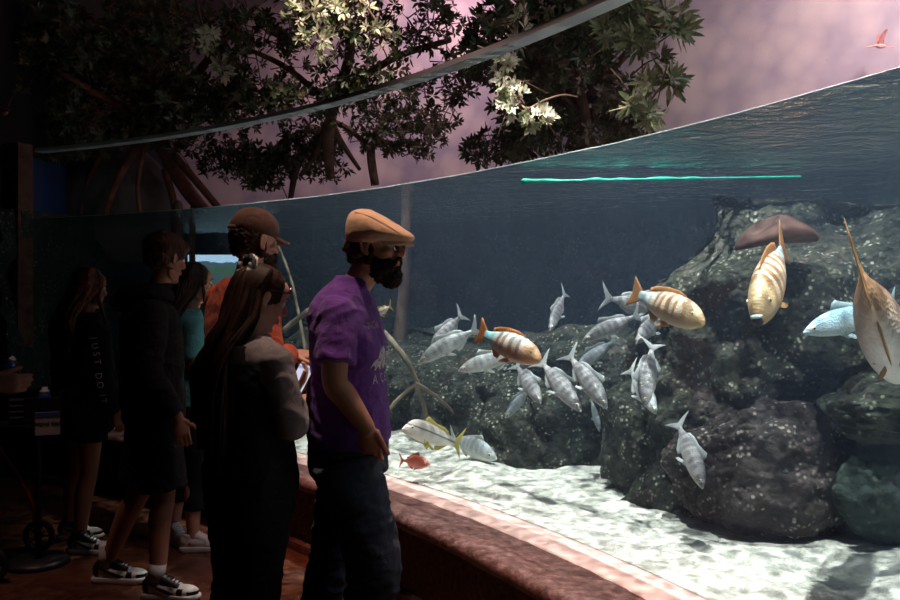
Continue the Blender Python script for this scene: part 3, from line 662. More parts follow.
def make_fish(kind, shape, bend=0., mouth=False):
    sk, fm = FM[kind]; root = bpy.data.objects.new('fish', None); COL.objects.link(root); root.empty_display_size = .1
    B = lambda x: bend*(x-.1)**2*(1 if x < .1 else -.3)
    bm = bmesh.new(); prof = crom(SHAPE[shape], 4); n = 24; rr = []
    for x, tp, bt, w in prof:
        zc, h = (tp+bt)/2, (tp-bt)/2; ring = []
        for j in range(n):
            a = 2*PI*j/n; c_, s_ = math.cos(a), math.sin(a); ring.append(bm.verts.new((x, w*math.copysign(abs(c_)**.95, c_)*(1-.18*abs(s_)**3)+B(x), zc+h*s_)))
        rr.append(ring)
    for a, b in zip(rr, rr[1:]):
        for j in range(n): bm.faces.new((a[j], a[(j+1) % n], b[(j+1) % n], b[j]))
    bm.faces.new(rr[0][::-1]); bm.faces.new(rr[-1])
    from_bm('body', bm, sk, root)
    def warp(o):
        for v in o.data.vertices: v.co.y += B(v.co.x)
        return o
    th = .010
    if shape == 'parrot':
        tail = [(-.33, .055), (-.38, .09), (-.47, .155), (-.5, .17), (-.485, .10), (-.465, .0), (-.485, -.10), (-.5, -.17), (-.47, -.15), (-.38, -.09), (-.33, -.055), (-.34, 0)]
        dors = [(.22, .155), (.20, .185), (.10, .205), (-.05, .195), (-.17, .165), (-.25, .125), (-.26, .075), (-.12, .115), (.04, .15), (.14, .165)]
    else:
        tail = [(-.34, .03), (-.39, .07), (-.45, .14), (-.5, .20), (-.475, .11), (-.425, .0), (-.475, -.11), (-.5, -.19), (-.45, -.13), (-.39, -.07), (-.34, -.03), (-.35, 0)]
        dors = [(.20, .12), (.17, .19), (.13, .215), (.06, .185), (-.02, .155), (-.14, .14), (-.22, .105), (-.25, .06), (-.12, .085), (.04, .115), (.14, .125)]
        if shape == 'deep': dors = [(x, z+.045*(x > -.05)) for x, z in dors]
    warp(fin('tail_fin', tail, fm, root, th)); warp(fin('dorsal_fin', dors, fm, root, th))
    hb = {'slim': .1, 'parrot': .14, 'deep': .13, 'grunt': .095}[shape]
    warp(fin('anal_fin', [(-.03, -hb+.02), (-.06, -hb-.05), (-.12, -hb-.045), (-.22, -.08), (-.24, -.055), (-.12, -hb+.03)], fm, root, th))
    for sg in (1, -1):
        m = Matrix.Translation((.18, sg*.055, -.05)) @ Matrix.Rotation(sg*.9, 4, 'Z') @ Matrix.Rotation(-.45*1, 4, 'Y') @ Matrix.Rotation(sg*.5, 4, 'X')
        fin('pectoral_fin', [(0, .022), (-.06, .045), (-.13, .040), (-.155, .012), (-.13, -.025), (-.06, -.035), (0, -.016)], fm, root, .006, m, .3*sg)
        m = Matrix.Translation((.10, sg*.02, -hb+.01)) @ Matrix.Rotation(sg*.45, 4, 'X')
        fin('pelvic_fin', [(.02, .01), (-.02, .01), (-.09, -.05), (-.10, -.085), (-.05, -.07), (.0, -.03)], fm, root, .006, m)
        ex, ez, ew, er = {'slim': (.41, .022, .039, .020), 'parrot': (.38, .055, .062, .018), 'deep': (.385, .03, .052, .032), 'grunt': (.39, .045, .044, .022)}[shape]
        bm = bmesh.new(); ell(bm, V(ex, sg*(ew), ez), (er, er*.5, er), n=14); e = from_bm('eye', bm, M_EYEW, root)
        bm = bmesh.new(); ell(bm, V(ex+.001, sg*(ew+er*.22), ez), (er*.62, er*.42, er*.62), n=12); from_bm('pupil', bm, M_EYEB, e)
    if mouth:
        bm = bmesh.new(); ell(bm, V(.492, 0, -.014), (.024, .034, .030)); mo = from_bm('mouth', bm, M_MOUTH, root)
        bm = bmesh.new(); ell(bm, V(.492, 0, .020), (.022, .036, .012)); from_bm('lip', bm, FM['blue'][1], mo)
    return root
def copy_tree(o, parent=None):
    c = o.copy(); COL.objects.link(c)
    if parent is not None: c.parent = parent
    for ch in list(o.children): copy_tree(ch, c)
    return c
def fish(kind, shape, nose, tail, Y, L, label, roll=0., away=1, bend=0., cat='fish', group='silver fish of the shoal', name='silver_fish', mouth=False):
    key = (kind, shape, bend, mouth)
    if key not in SRC: SRC[key] = root = make_fish(*key)
    else: root = copy_tree(SRC[key])
    root.name = name
    N = P(*nose, Y); lo, hi = 0., L*1.1
    f = lambda d: (P(*tail, Y+away*d)-N).length
    if f(0) >= L: d = 0.
    else:
        for _ in range(40):
            m = (lo+hi)/2
            if f(m) > L: hi = m
            else: lo = m
        d = lo
    T = P(*tail, Y+away*d); x = (N-T).normalized(); LL = (N-T).length
    y = V(0, 0, 1).cross(x); y = y.normalized() if y.length > .05 else V(0, 1, 0); z = x.cross(y)
    R3 = Matrix((x, y, z)).transposed() @ Matrix.Rotation(roll, 3, 'X')
    root.rotation_euler = R3.to_euler(); root.location = (N+T)/2; root.scale = (LL, LL, LL)
    for c in root.children: pass
    tag(root, label, cat, group); return root
S = 'silver_fish'
fish('bright', 'slim', (419, 363), (480, 326), 4.9, .42, 'bright silver fish leading the shoal to the left in front of a darker one', bend=.25)
fish('silver', 'slim', (430, 352), (464, 312), 5.3, .40, 'dim silver fish showing its dorsal fin above the leading bright silver fish', roll=.3)
fish('bright', 'slim', (458, 371), (524, 352), 4.8, .40, 'pale silver fish whose tail passes under the orange parrotfish')
fish('silver', 'slim', (550, 331), (566, 290), 4.9, .34, 'small silver fish swimming alone towards the window above the shoal', roll=.2)
fish('silver', 'slim', (583, 341), (641, 313), 4.5, .36, 'grey-silver fish just below the tail of the big golden parrotfish', bend=.2)
fish('silver', 'slim', (676, 311), (600, 297), 4.7, .42, 'silver fish mostly hidden behind the big golden parrotfish with its forked tail showing')
fish('silver', 'slim', (636, 344), (668, 306), 4.2, .36, 'silver fish coming head-on under the belly of the big golden parrotfish', roll=.25)
fish('grey', 'slim', (575, 371), (618, 338), 4.9, .36, 'dark grey fish hanging behind the middle of the shoal')
fish('silver', 'slim', (607, 409), (566, 351), 4.2, .40, 'barred silver fish diving right with forked tail raised in the middle of the shoal', roll=-.5)
fish('silver', 'slim', (581, 412), (538, 358), 4.3, .42, 'long barred silver fish diving right beside the orange parrotfish', roll=-.6)
fish('silver', 'slim', (541, 404), (514, 362), 4.5, .36, 'plump silver fish diving right beneath the orange parrotfish', roll=-.6)
fish('grey', 'slim', (505, 418), (532, 386), 4.8, .32, 'dim fish swimming down left beneath the plump silver fish')
fish('grey', 'slim', (600, 432), (590, 396), 4.9, .26, 'small dim fish pointing down below the middle of the shoal')
fish('silver', 'slim', (645, 407), (653, 340), 3.9, .38, 'narrow barred silver fish hanging nose down at the right of the shoal', roll=1.0)
fish('bright', 'slim', (656, 414), (628, 366), 4.15, .36, 'pale fish half hidden behind the nose-down fish', roll=-.5)
fish('silver', 'slim', (703, 489), (676, 418), 3.6, .36, 'lone barred silver fish diving in front of the brown rocks at the lower right', roll=-.6)
fish('blue', 'slim', (803, 333), (899, 308), 3.45, .46, 'shiny blue-silver fish passing behind the pale-bellied parrotfish')
fish('bright', 'deep', (497, 459), (448, 436), 5.3, .40, 'whitish fish resting low over the sand behind the yellow-finned fish', name='pale_fish')
g_ = 'parrotfish'
fish('parrot', 'parrot', (541, 361), (474, 330), 4.35, .46, 'orange-brown parrotfish with teal back and orange tail in the shoal', roll=-.15, group=g_, name='parrotfish', bend=.2)
fish('parrotg', 'parrot', (704, 324), (630, 291), 3.75, .46, 'big golden parrotfish with orange tail crossing above the shoal', roll=-.15, group=g_, name='parrotfish')
fish('parrotg', 'parrot', (757, 320), (785, 242), 3.25, .66, 'golden parrotfish facing the window with its dark mouth open', roll=.12, group=g_, name='parrotfish', mouth=True)
fish('parrotp', 'parrot', (897, 372), (857, 262), 3.35, .98, 'large pale-bellied parrotfish with a rust-brown tail at the right edge', roll=-.3, group=g_, name='parrotfish', away=-1)
fish('grunt', 'grunt', (402, 429), (463, 444), 5.0, .52, 'yellow-finned silver fish with a dark side line just above the sand', group='fish low over the sand', name='yellow_finned_fish')
fish('red', 'deep', (430, 464), (399, 460), 4.85, .235, 'small red fish swimming right just above the sand', group='fish low over the sand', name='red_fish')
fish('grunt', 'slim', (372, 318), (392, 305), 4.9, .2, 'greenish fish half hidden behind the chest of the man in the purple shirt', name='greenish_fish')
# ---------------------------------------------------------------- people
from mathutils.bvhtree import BVHTree
def skin(name, c): 
    return plain(name, c, .55, .15, 60, spec=.35, vary=.1, Subsurface_Weight=.08)
SK1 = skin('warm_skin', (.40, .19, .12)); SK2 = skin('fair_skin', (.60, .33, .24)); SK3 = skin('tan_skin', (.30, .13, .085))
M_LIP = plain('lips', (.42, .14, .11), .5); M_SCL = plain('eye_white', (.75, .72, .68), .2, spec=.7); M_IRIS = plain('dark_iris', (.04, .025, .015), .12, spec=.8)
M_BEARD = plain('dark_brown_beard', (.028, .014, .009), .75, 1., 260, vary=.5, spec=.3)
M_HAIRD = plain('dark_brown_hair', (.030, .015, .010), .5, .5, 200, vary=.5, spec=.25)
M_HAIRR = plain('reddish_brown_hair', (.10, .035, .016), .55, .4, 200, vary=.5, spec=.2)
M_HAIRB = plain('chestnut_hair', (.034, .013, .008), .55, .4, 200, vary=.5, spec=.18)
def hm(pos, yaw=0., pitch=0., roll=0., s=1.):
    """Head frame: x looks ahead, y is the left ear, z up; pitch > 0 looks down."""
    return Matrix.Translation(pos) @ Matrix.Rotation(yaw, 4, 'Z') @ Matrix.Rotation(pitch, 4, 'Y') @ Matrix.Rotation(roll, 4, 'X') @ Matrix.Scale(s, 4)
def xbm(fn, M):
    b = bmesh.new(); fn(b); bmesh.ops.transform(b, matrix=M, verts=b.verts)
    return b
def merge(bm, b):
    me = bpy.data.meshes.new('t'); b.to_mesh(me); b.free(); bm.from_mesh(me); bpy.data.meshes.remove(me)
def head_shape(b):
    ell(b, V(-.014, 0, .034), (.099, .077, .088), n=28)
    ell(b, V(.028, 0, -.025), (.062, .059, .086), n=24)
    ell(b, V(.036, 0, -.078), (.050, .046, .038), n=20)
    ell(b, V(.072, 0, -.100), (.020, .023, .018)); ell(b, V(.030, 0, .045), (.066, .066, .062), n=24)
    tube(b, [(.086, 0, .026, .009), (.098, 0, .006, .010), (.112, 0, -.016, .0125), (.108, 0, -.026, .011)], n=12, k=3)
    for s in (1, -1):
        ell(b, V(.098, s*.012, -.024), (.012, .008, .008), n=12)
        ell(b, V(.076, s*.028, .030), (.016, .022, .009), n=14)
        ell(b, V(.062, s*.040, -.020), (.026, .020, .022), n=14)
        ell(b, V(.020, s*.050, -.080), (.045, .014, .026), (0, .35, -s*.35), n=14)
        ell(b, V(-.004, s*.079, -.002), (.015, .008, .031), (0, .2, s*.35), n=16); ell(b, V(.002, s*.078, -.026), (.009, .007, .011), n=12)
        tube(b, [(-.016, s*.086, -.02, .004), (-.020, s*.090, .01, .0045), (-.008, s*.088, .026, .004), (.006, s*.082, .020, .0035)], n=8, k=3)
    ell(b, V(.091, 0, -.052), (.010, .022, .006), n=14); ell(b, V(.088, 0, -.064), (.010, .019, .0065), n=14)
def hand_shape(b, W, Fd, N, side, curl=.35, s=1., spread=0., curls=None, thumb=(.7, .7, .1)):
    """W wrist, Fd finger direction, N the way the palm faces, side the thumb's side."""
    W = Vector(W); Fd = Vector(Fd).normalized(); N = Vector(N); N = (N-Fd*N.dot(Fd)).normalized(); T = Fd.cross(N); T = T if T.dot(Vector(side)) > 0 else -T
    tube(b, [(*W, .026*s, .020*s), (*(W+Fd*.022*s), .032*s, .018*s), (*(W+Fd*.055*s), .041*s, .0155*s), (*(W+Fd*.085*s), .041*s, .0135*s)], n=18, k=3, side=T)
    ell(b, W+Fd*.035*s+T*.022*s+N*.008*s, (.020*s,)*3, n=14)
    for i, (o, l) in enumerate(((.029, .074), (.010, .083), (-.010, .077), (-.028, .060))):
        c = curls[i] if curls else curl*(1+.12*i); p = W+Fd*.080*s+T*o*s; d = (Fd+T*(o*spread*8)).normalized(); pts = [(*p, .0093*s)]
        for k, f in enumerate((.44, .31, .25)):
            a = c*(.8 if k == 0 else 1.1); d = (d*math.cos(a)+N*math.sin(a)).normalized() if abs(a) > 1e-4 else d
            NN = (N*math.cos(a)-Fd*math.sin(a)); p = p+d*l*f*s; pts.append((*p, (.0088-.0009*k)*s))
        tube(b, pts, n=10, k=3)
    p = W+Fd*.022*s+T*.026*s; td = (Fd*thumb[0]+T*thumb[1]+N*thumb[2]).normalized(); p2 = p+td*.040*s; d2 = (td+Fd*.35+N*.15).normalized(); p3 = p2+d2*.030*s; p4 = p3+(d2+Fd*.2+N*.2).normalized()*.024*s
    tube(b, [(*p, .0145*s), (*p2, .0115*s), (*p3, .0105*s), (*p4, .0085*s)], n=12, k=3)
class Person:
    def __init__(s, name, px, Y, heading, H, label, cat='person'):
        x = (px-HX)/F*Y; s.root = empty(name, (x, Y, 0), label, cat); s.root.rotation_euler.z = heading
        s.M = Matrix.Translation((x, Y, 0)) @ Matrix.Rotation(heading, 4, 'Z'); s.Mi = s.M.inverted(); s.k = H/1.8; s.skin = bmesh.new()
    def J(s, px, py, Y): return s.Mi @ P(px, py, Y)
    def torso(s, w=.165, d=.105, lean=0., zt=1.47):
        k = s.k; f = lambda z: lean*(z-.9)
        ringloft(s.skin, [(.86*k, f(.86), 0, d*.95*k, w*.95*k), (1.0*k, f(1.0), 0, d*.9*k, w*.86*k), (1.15*k, f(1.15), 0, d*.88*k, w*.82*k), (1.3*k, f(1.3)+.01, 0, d*k, w*k), (1.40*k, f(1.4), 0, d*.9*k, w*.98*k), (zt*k, f(1.47), 0, d*.5*k, w*.55*k)], p=2.4)
    def neck(s, a, b, r=.056):
        a, b = Vector(a), Vector(b); tube(s.skin, [(*a, r*1.25), (*((a*2+b)/3), r*1.02), (*((a+b*2)/3), r*.95), (*b, r)], n=18, k=3)
    def head(s, pos, yaw, pitch, roll=0., sc_=None):
        s.hM = hm(Vector(pos), yaw, pitch, roll, sc_ or s.k**.4); merge(s.skin, xbm(head_shape, s.hM))
    def face(s, lip=True, lids=True):
        for sg in (1, -1):
            b = bmesh.new(); ell(b, V(.0765, sg*.031, .008), (.0125,)*3, n=16); bmesh.ops.transform(b, matrix=s.hM, verts=b.verts); e = from_bm('eye', b, M_SCL, s.root)
            b = bmesh.new(); ell(b, V(.0865, sg*.031, .008), (.0035, .0062, .0062), n=12); bmesh.ops.transform(b, matrix=s.hM, verts=b.verts); from_bm('iris', b, M_IRIS, e)
            b = bmesh.new(); tube(b, [(.088, sg*.014, .034, .003), (.092, sg*.030, .039, .0045), (.080, sg*.050, .034, .0025)], n=8, k=3); bmesh.ops.transform(b, matrix=s.hM, verts=b.verts); from_bm('eyebrow', b, M_HAIRD, s.root)
        b = bmesh.new(); tube(b, [(.094, -.020, -.058, .002, .003), (.1005, 0, -.053, .004, .005), (.094, .020, -.058, .002, .003)], n=10, k=4); tube(b, [(.092, -.017, -.063, .002, .003), (.099, 0, -.064, .005, .005), (.092, .017, -.063, .002, .003)], n=10, k=4)
        bmesh.ops.transform(b, matrix=s.hM, verts=b.verts); fuse('lips', b, M_LIP, s.root, .002, 2)
    def arm(s, sh, el, wr, r=(.052, .046, .040, .043, .028)):
        sh, el, wr = Vector(sh), Vector(el), Vector(wr); k = s.k
        tube(s.skin, [(*sh, r[0]*k), (*sh.lerp(el, .45), r[1]*k), (*el, r[2]*k), (*el.lerp(wr, .3), r[3]*k), (*wr, r[4]*k)], n=16, k=4)
    def leg(s, hp, kn, an, r=(.082, .074, .054, .056, .036), foot=0.):
        hp, kn, an = Vector(hp), Vector(kn), Vector(an); k = s.k
        tube(s.skin, [(*hp, r[0]*k), (*hp.lerp(kn, .5), r[1]*k), (*kn, r[2]*k), (*kn.lerp(an, .35)-Vector((.012, 0, 0)), r[3]*k), (*an, r[4]*k)], n=18, k=4)
        f = Vector((math.cos(foot), math.sin(foot), 0)); tube(s.skin, [(*(an-f*.02-V(0, 0, .035)), .034), (*(an+f*.06-V(0, 0, .045)), .030), (*(an+f*.13-V(0, 0, .06)), .022)], n=12, k=2)
    def hand(self, *a, **k): hand_shape(self.skin, *a, **k)
    def build(s, mat, voxel=.005):
        s.body = fuse('body', s.skin, mat, s.root, voxel, 3, factor=.45); return s.body
def folds(a=.006, sc_=(6, 6, 14), seed=0, fine=.002):
    o3 = V(seed*3.7, seed*1.9, seed)
    def f(co):
        q = V(co.x*sc_[0], co.y*sc_[1], co.z*sc_[2])+o3; w = noise.noise_vector(q*.5)*1.5
        return a*(1-abs(noise.noise(q+w))*2.4)+fine*noise.noise(q*4)
    return f
def garment(name, mat, parent, build_, voxel=.007, smooth=3, disp=None):
    b = bmesh.new(); build_(b); return fuse(name, b, mat, parent, voxel, smooth, disp=disp)
def sleeve(b, sh, el, wr, r, end=1.0, hem=None):
    sh, el, wr = Vector(sh), Vector(el), Vector(wr)
    if end <= 1: pts = [(*sh, r[0]), (*sh.lerp(el, .5*end), r[1]), (*sh.lerp(el, end), r[2])]
    else: pts = [(*sh, r[0]), (*sh.lerp(el, .5), r[1]), (*el, r[2]), (*el.lerp(wr, (end-1)*.5), r[3]), (*el.lerp(wr, end-1), r[4])]
    ell(b, sh, (r[0], r[0], r[0]), n=16); tube(b, pts, n=20, k=4, cap='flat')
def trouser(b, hp, kn, an, r, end=1.):
    hp, kn, an = Vector(hp), Vector(kn), Vector(an)
    if end >= .95: pts = [(*hp, r[0]), (*hp.lerp(kn, .5), r[1]), (*kn, r[2]), (*kn.lerp(an, .5), r[3]), (*kn.lerp(an, end-.0), r[4])]
    else: pts = [(*hp, r[0]), (*hp.lerp(kn, .5*end), r[1]), (*hp.lerp(kn, end), r[2])]
    tube(b, pts, n=22, k=4, cap='flat')
def locks(name, hM, mat, parent, n, zend, back=-.13, az=(1.35, 4.93), r=.011, wave=.012, seed=1, start=.1, spread=1.0, side_front=0., body_y=.17, gather=None):
    rnd = random.Random(seed); b = bmesh.new(); Mi = hM
    for i in range(n):
        a = lerp(az[0], az[1], (i+rnd.random())/n); c, s_ = math.cos(a), math.sin(a); pts = []
        u0 = rnd.uniform(start, .5)
        for u in (u0, .75, 1.1, 1.45, 1.75):
            if u < u0: continue
            x = -.014+.106*math.sin(min(u, PI/2))*c; y = .084*math.sin(min(u, PI/2))*s_; z = .034+.096*math.cos(u)
            pts.append(Mi @ V(x, y, z))
        e = pts[-1]; ze = zend+rnd.uniform(-.04, .08); m = max(2, int((e.z-ze)/.08)); by = max(-body_y, min(body_y, e.y*1.25*spread))
        bx = min(e.x-.01, back+rnd.uniform(-.02, .012)) if c < .2 else e.x+side_front
        for k in range(1, m+1):
            t_ = k/m; pts.append(V(lerp(e.x, bx, sstep(0, .6, t_))+wave*noise.noise(V(i*.31, t_*3, seed)), lerp(e.y, by, t_)+wave*1.3*noise.noise(V(i*.31, t_*3, seed+9)), lerp(e.z, ze, t_)))
        if gather: 
            pass
        N_ = len(pts); tube(b, [(*p, r*(1 if 0 < j < N_*.6 else max(.25, 1-(j-N_*.6)/(N_*.5)) if j else .5)*1.25, r*.75) for j, p in enumerate(pts)], n=6, k=2, cap='flat')
    return from_bm(name, b, mat, parent)
# shoes
M_WHITE = plain('white_leather', (.78, .74, .72), .45, .1, 80); M_BLACKL = plain('black_leather', (.012, .012, .013), .4, .2, 90); M_SOLE = plain('white_rubber', (.62, .58, .55), .6, .2, 90)
M_SOCK = plain('grey_sock', (.42, .38, .37), .9, .5, 200); M_SOCKB = plain('black_sock', (.012, .012, .012), .9)
def sneaker(parent, an, yaw, dark=True, sock=M_SOCK, L=1.0, sockh=.05):
    an = Vector(an); M = Matrix.Translation((an.x, an.y, 0)) @ Matrix.Rotation(yaw, 4, 'Z') @ Matrix.Scale(L, 4)
    b = bmesh.new()
    ell(b, V(-.035, 0, .062), (.045, .036, .050), n=18); ell(b, V(.03, 0, .055), (.08, .040, .040), n=18); ell(b, V(.13, 0, .042), (.078, .046, .030), n=18)
    tube(b, [(.10, 0, .055, .034, .03), (.055, 0, .078, .034, .03), (.02, 0, .098, .034, .03)], n=14, k=3, side=(0, 1, 0)); tube(b, [(-.022, 0, .06, .042, .036), (-.022, 0, .108, .040, .036)], n=18, k=2, cap='flat', side=(1, 0, 0))
    up = fuse('shoe_upper', b, [M_WHITE, M_BLACKL], parent, .004, 3, xf=M)
    if dark:
        Mi = M.inverted()
        for p in up.data.polygons:
            c = Mi @ p.center; x, y, z = c
            if x < -.035 or z > .098 or (x > .105 and z < .040+.016*abs(y)/.04 and False) or (x > .16 and z < .05) or (.02 < x < .115 and z > .072-.15*(x-.05) and abs(y) > .012) or (.11 < x < .14 and z < .062) or (-.03 < x < .0 and z > .085): p.material_index = 1
    b = bmesh.new(); ol = [(-.083, 0), (-.078, .025), (-.05, .040), (.0, .040), (.06, .042), (.12, .052), (.17, .050), (.205, .030), (.215, 0)]
    ol = [p[:2] for p in crom(ol, 4)]; ol = ol+[(x, -y) for x, y in ol[-2:0:-1]]; rr = []
    for z, f in ((.0, .96), (.004, 1.), (.026, 1.), (.032, .95)): rr.append([b.verts.new((.065+(x-.065)*f, y*f, z+(.008 if x > .17 else 0)*(z < .01))) for x, y in ol])
    for a, c in zip(rr, rr[1:]):
        for j in range(len(ol)): b.faces.new((a[j], a[(j+1) % len(ol)], c[(j+1) % len(ol)], c[j]))
    b.faces.new(rr[0][::-1]); b.faces.new(rr[-1]); bmesh.ops.transform(b, matrix=M, verts=b.verts); from_bm('shoe_sole', b, M_SOLE, parent)
    if dark:
        for sg in (1, -1):
            b = bmesh.new(); tube(b, [(.095, sg*.041, .040, .003, .002), (.070, sg*.0425, .043, .010, .003), (.045, sg*.0415, .052, .009, .003), (.0, sg*.040, .070, .006, .003), (-.045, sg*.036, .088, .003, .002)], n=8, k=4, side=(0, 0, 1)); bmesh.ops.transform(b, matrix=M, verts=b.verts); w_ = from_bm('shoe_swoosh', b, M_BLACKL, parent)
    b = bmesh.new()
    for q in range(5): x = .105-.018*q; tube(b, [(x, -.022, .074+.012*q*.75, .003), (x+.004, 0, .089+.012*q*.75, .0035), (x, .022, .074+.012*q*.75, .003)], n=6, k=3)
    bmesh.ops.transform(b, matrix=M, verts=b.verts); from_bm('shoelace', b, M_BLACKL if dark else M_WHITE, parent)
    if sock:
        b = bmesh.new(); tube(b, [(an.x-.01, an.y, .09*L, .043), (an.x, an.y, .12*L+sockh, .041)], n=18, k=1, cap='flat'); from_bm('sock', b, sock, parent)
def text_on(target, txt, centre, right, up, out, size, mat, parent, name='lettering', spacing=1.0, lift=.0015):
    """Lettering printed on a garment: each glyph point is dropped onto the cloth along -out."""
    cu = bpy.data.curves.new('t', 'FONT'); cu.body = txt; cu.size = size; cu.align_x = 'CENTER'; cu.align_y = 'CENTER'; cu.space_character = spacing; cu.resolution_u = 3
    to = bpy.data.objects.new('t', cu); COL.objects.link(to); dg = bpy.context.evaluated_depsgraph_get(); me = bpy.data.meshes.new_from_object(to.evaluated_get(dg)); bpy.data.objects.remove(to)
    b = bmesh.new(); b.from_mesh(me); bpy.data.meshes.remove(me); bmesh.ops.triangulate(b, faces=b.faces[:])
    for _ in range(2):
        es = [e for e in b.edges if e.calc_length() > size*.12]
        if es: bmesh.ops.subdivide_edges(b, edges=es, cuts=1)
    bmesh.ops.triangulate(b, faces=b.faces[:])
    return drop_on(target, b, centre, right, up, out, mat, parent, name, lift)
def drop_on(target, b, centre, right, up, out, mat, parent, name, lift=.0015):
    bv = BVHTree.FromPolygons([v.co.copy() for v in target.data.vertices], [tuple(p.vertices) for p in target.data.polygons])
    right, up, out = Vector(right).normalized(), Vector(up).normalized(), Vector(out).normalized(); centre = Vector(centre)
    for v in b.verts:
        p = centre+right*v.co.x+up*v.co.y; h = bv.ray_cast(p+out*.4, -out)
        v.co = (h[0]+h[1]*lift) if h[0] is not None else p
    return from_bm(name, b, mat, parent)
M_PRINT = plain('pale_shirt_print', (.55, .50, .52), .8); M_PRINTP = plain('faded_pink_print', (.36, .26, .30), .8)

# ---- the man in the purple shirt
p = Person('person', 350, 3.24, math.radians(-10), 1.82, 'bearded man in a purple t-shirt and tan flat cap with hand in his jeans pocket')
RT = p.root
p.torso(lean=.02)
p.neck((-.012, 0, 1.50), (.070, 0, 1.62), .059)
p.head((.098, 0, 1.700), math.radians(-8), .06)
shR, elR, wrR = V(.0, -.165, 1.450), V(.012, -.225, 1.21), V(.120, -.192, 1.045)
p.arm(shR, elR, wrR, (.056, .052, .045, .046, .031)); p.hand(wrR, (.02, .48, -.87), (-.1, .9, .3), (1, 0, 0), curl=.12, s=1.05, thumb=(.95, .45, -.25))
shL, elL, wrL = V(-.03, .17, 1.455), V(-.08, .24, 1.19), V(-.03, .24, .95); p.arm(shL, elL, wrL); p.hand(wrL, (.1, -.05, -.9), (.2, -.9, 0), (1, 0, 0), curl=.15)
hR, kR, aR = V(.015, -.095, .93), V(.125, -.115, .53), V(.065, -.12, .09); hL, kL, aL = V(-.01, .095, .93), V(-.105, .10, .50), V(-.19, .10, .09)
p.leg(hR, kR, aR); p.leg(hL, kL, aL); p.face(); p.build(SK1, .0045)
def sh(b):
    ringloft(b, [(.955, .000, 0, .145, .178), (1.0, -.002, 0, .147, .182), (1.12, -.008, 0, .143, .176), (1.22, -.010, 0, .136, .172), (1.33, -.008, 0, .132, .182), (1.42, -.018, 0, .125, .186), (1.485, -.024, 0, .108, .165), (1.53, -.014, 0, .088, .118), (1.562, .004, 0, .072, .082), (1.585, .016, 0, .064, .068)], p=2.5)
    for a_, e_, w_ in ((shR, elR, wrR), (shL, elL, wrL)): sleeve(b, a_+V(.0, 0, -.005), e_, w_, (.072, .073, .077), end=.72)
M_PURP = cloth('purple_cotton', (.14, .038, .27), 700, .18, fold=.8)
shirt = garment('t_shirt', M_PURP, RT, sh, .006, 3, folds(.0060, (7, 7, 9), 3))
text_on(shirt, 'NOA', (.14, -.075, 1.405), (.25, 1, 0), (0, 0, 1), (1, -.45, 0), .042, M_PRINTP, shirt)
text_on(shirt, 'A C E', (.14, -.03, 1.205), (.2, 1, 0), (0, 0, 1), (1, -.25, 0), .050, M_PRINT, shirt, spacing=1.25)
b = bmesh.new()
rows = [[b.verts.new(((i/16-.5)*.20*(1-j/8)+.01*j/8, j/8*.085+.008*math.sin(i*1.7+j), 0)) for i in range(17)] for j in range(8)]
for r0, r1 in zip(rows, rows[1:]):
    for i in range(16):
        if (i*7+len(r0)+rows.index(r0)*5) % 6 != 0: b.faces.new((r0[i], r0[i+1], r1[i+1], r1[i]))
drop_on(shirt, b, (.14, -.02, 1.245), (.2, 1, 0), (0, 0, 1), (1, -.25, 0), M_PRINT, shirt, 'mountain_print')
M_JEAN = cloth('dark_denim', (.030, .042, .075), 900, .25, fold=.9)
def je(b):
    ringloft(b, [(.80, .005, 0, .10, .14), (.86, .0, 0, .135, .175), (.94, -.004, 0, .137, .172), (1.0, -.006, 0, .130, .168)], p=2.5)
    trouser(b, hR+V(0, 0, -.03), kR, aR, (.122, .112, .098, .092, .088), .98); trouser(b, hL+V(-.01, 0, -.03), kL, aL, (.118, .100, .082, .080, .080), .98)
jeans = garment('jeans', M_JEAN, RT, je, .007, 2, folds(.0090, (7, 7, 16), 5, .003))
b = bmesh.new(); tube(b, [(.150, -.04, .965, .003), (.150, -.10, .935, .003), (.125, -.15, .925, .003), (.08, -.182, .955, .003)], n=6, k=3); from_bm('pocket_seam', b, cloth('denim_edge', (.05, .065, .11)), jeans)
b = bmesh.new(); ringloft(b, [(.955, -.006, 0, .138, .176), (.99, -.006, 0, .137, .174)], p=2.5, k=1); from_bm('belt', b, M_BLACKL, jeans)
sneaker(RT, aR, 0, True, None); sneaker(RT, aL, .1, True, None)
hM = p.hM
def beard(b):
    for s_ in (1, -1):
        ell(b, V(.030, s_*.046, -.078), (.050, .020, .042), (0, .5, 0), n=16); ell(b, V(.004, s_*.066, -.030), (.020, .012, .044), (0, .15, 0), n=14); ell(b, V(.058, s_*.034, -.070), (.040, .024, .032), n=16)
        tube(b, [(.104, s_*.004, -.040, .008), (.100, s_*.020, -.046, .008), (.088, s_*.034, -.062, .010), (.08, s_*.036, -.08, .014)], n=10, k=3)
    ell(b, V(.072, 0, -.108), (.046, .044, .038), n=20); ell(b, V(.040, 0, -.108), (.055, .045, .030), n=18); ell(b, V(.075, 0, -.130), (.034, .034, .026), n=16); ell(b, V(.094, 0, -.086), (.014, .018, .012), n=14)
    bmesh.ops.transform(b, matrix=hM, verts=b.verts)
def tuft(a, s_): return lambda co: a*noise.noise(co*s_)+a*.6*noise.noise(co*s_*2.3)
garment('beard', M_BEARD, RT, beard, .0035, 2, tuft(.006, 75))
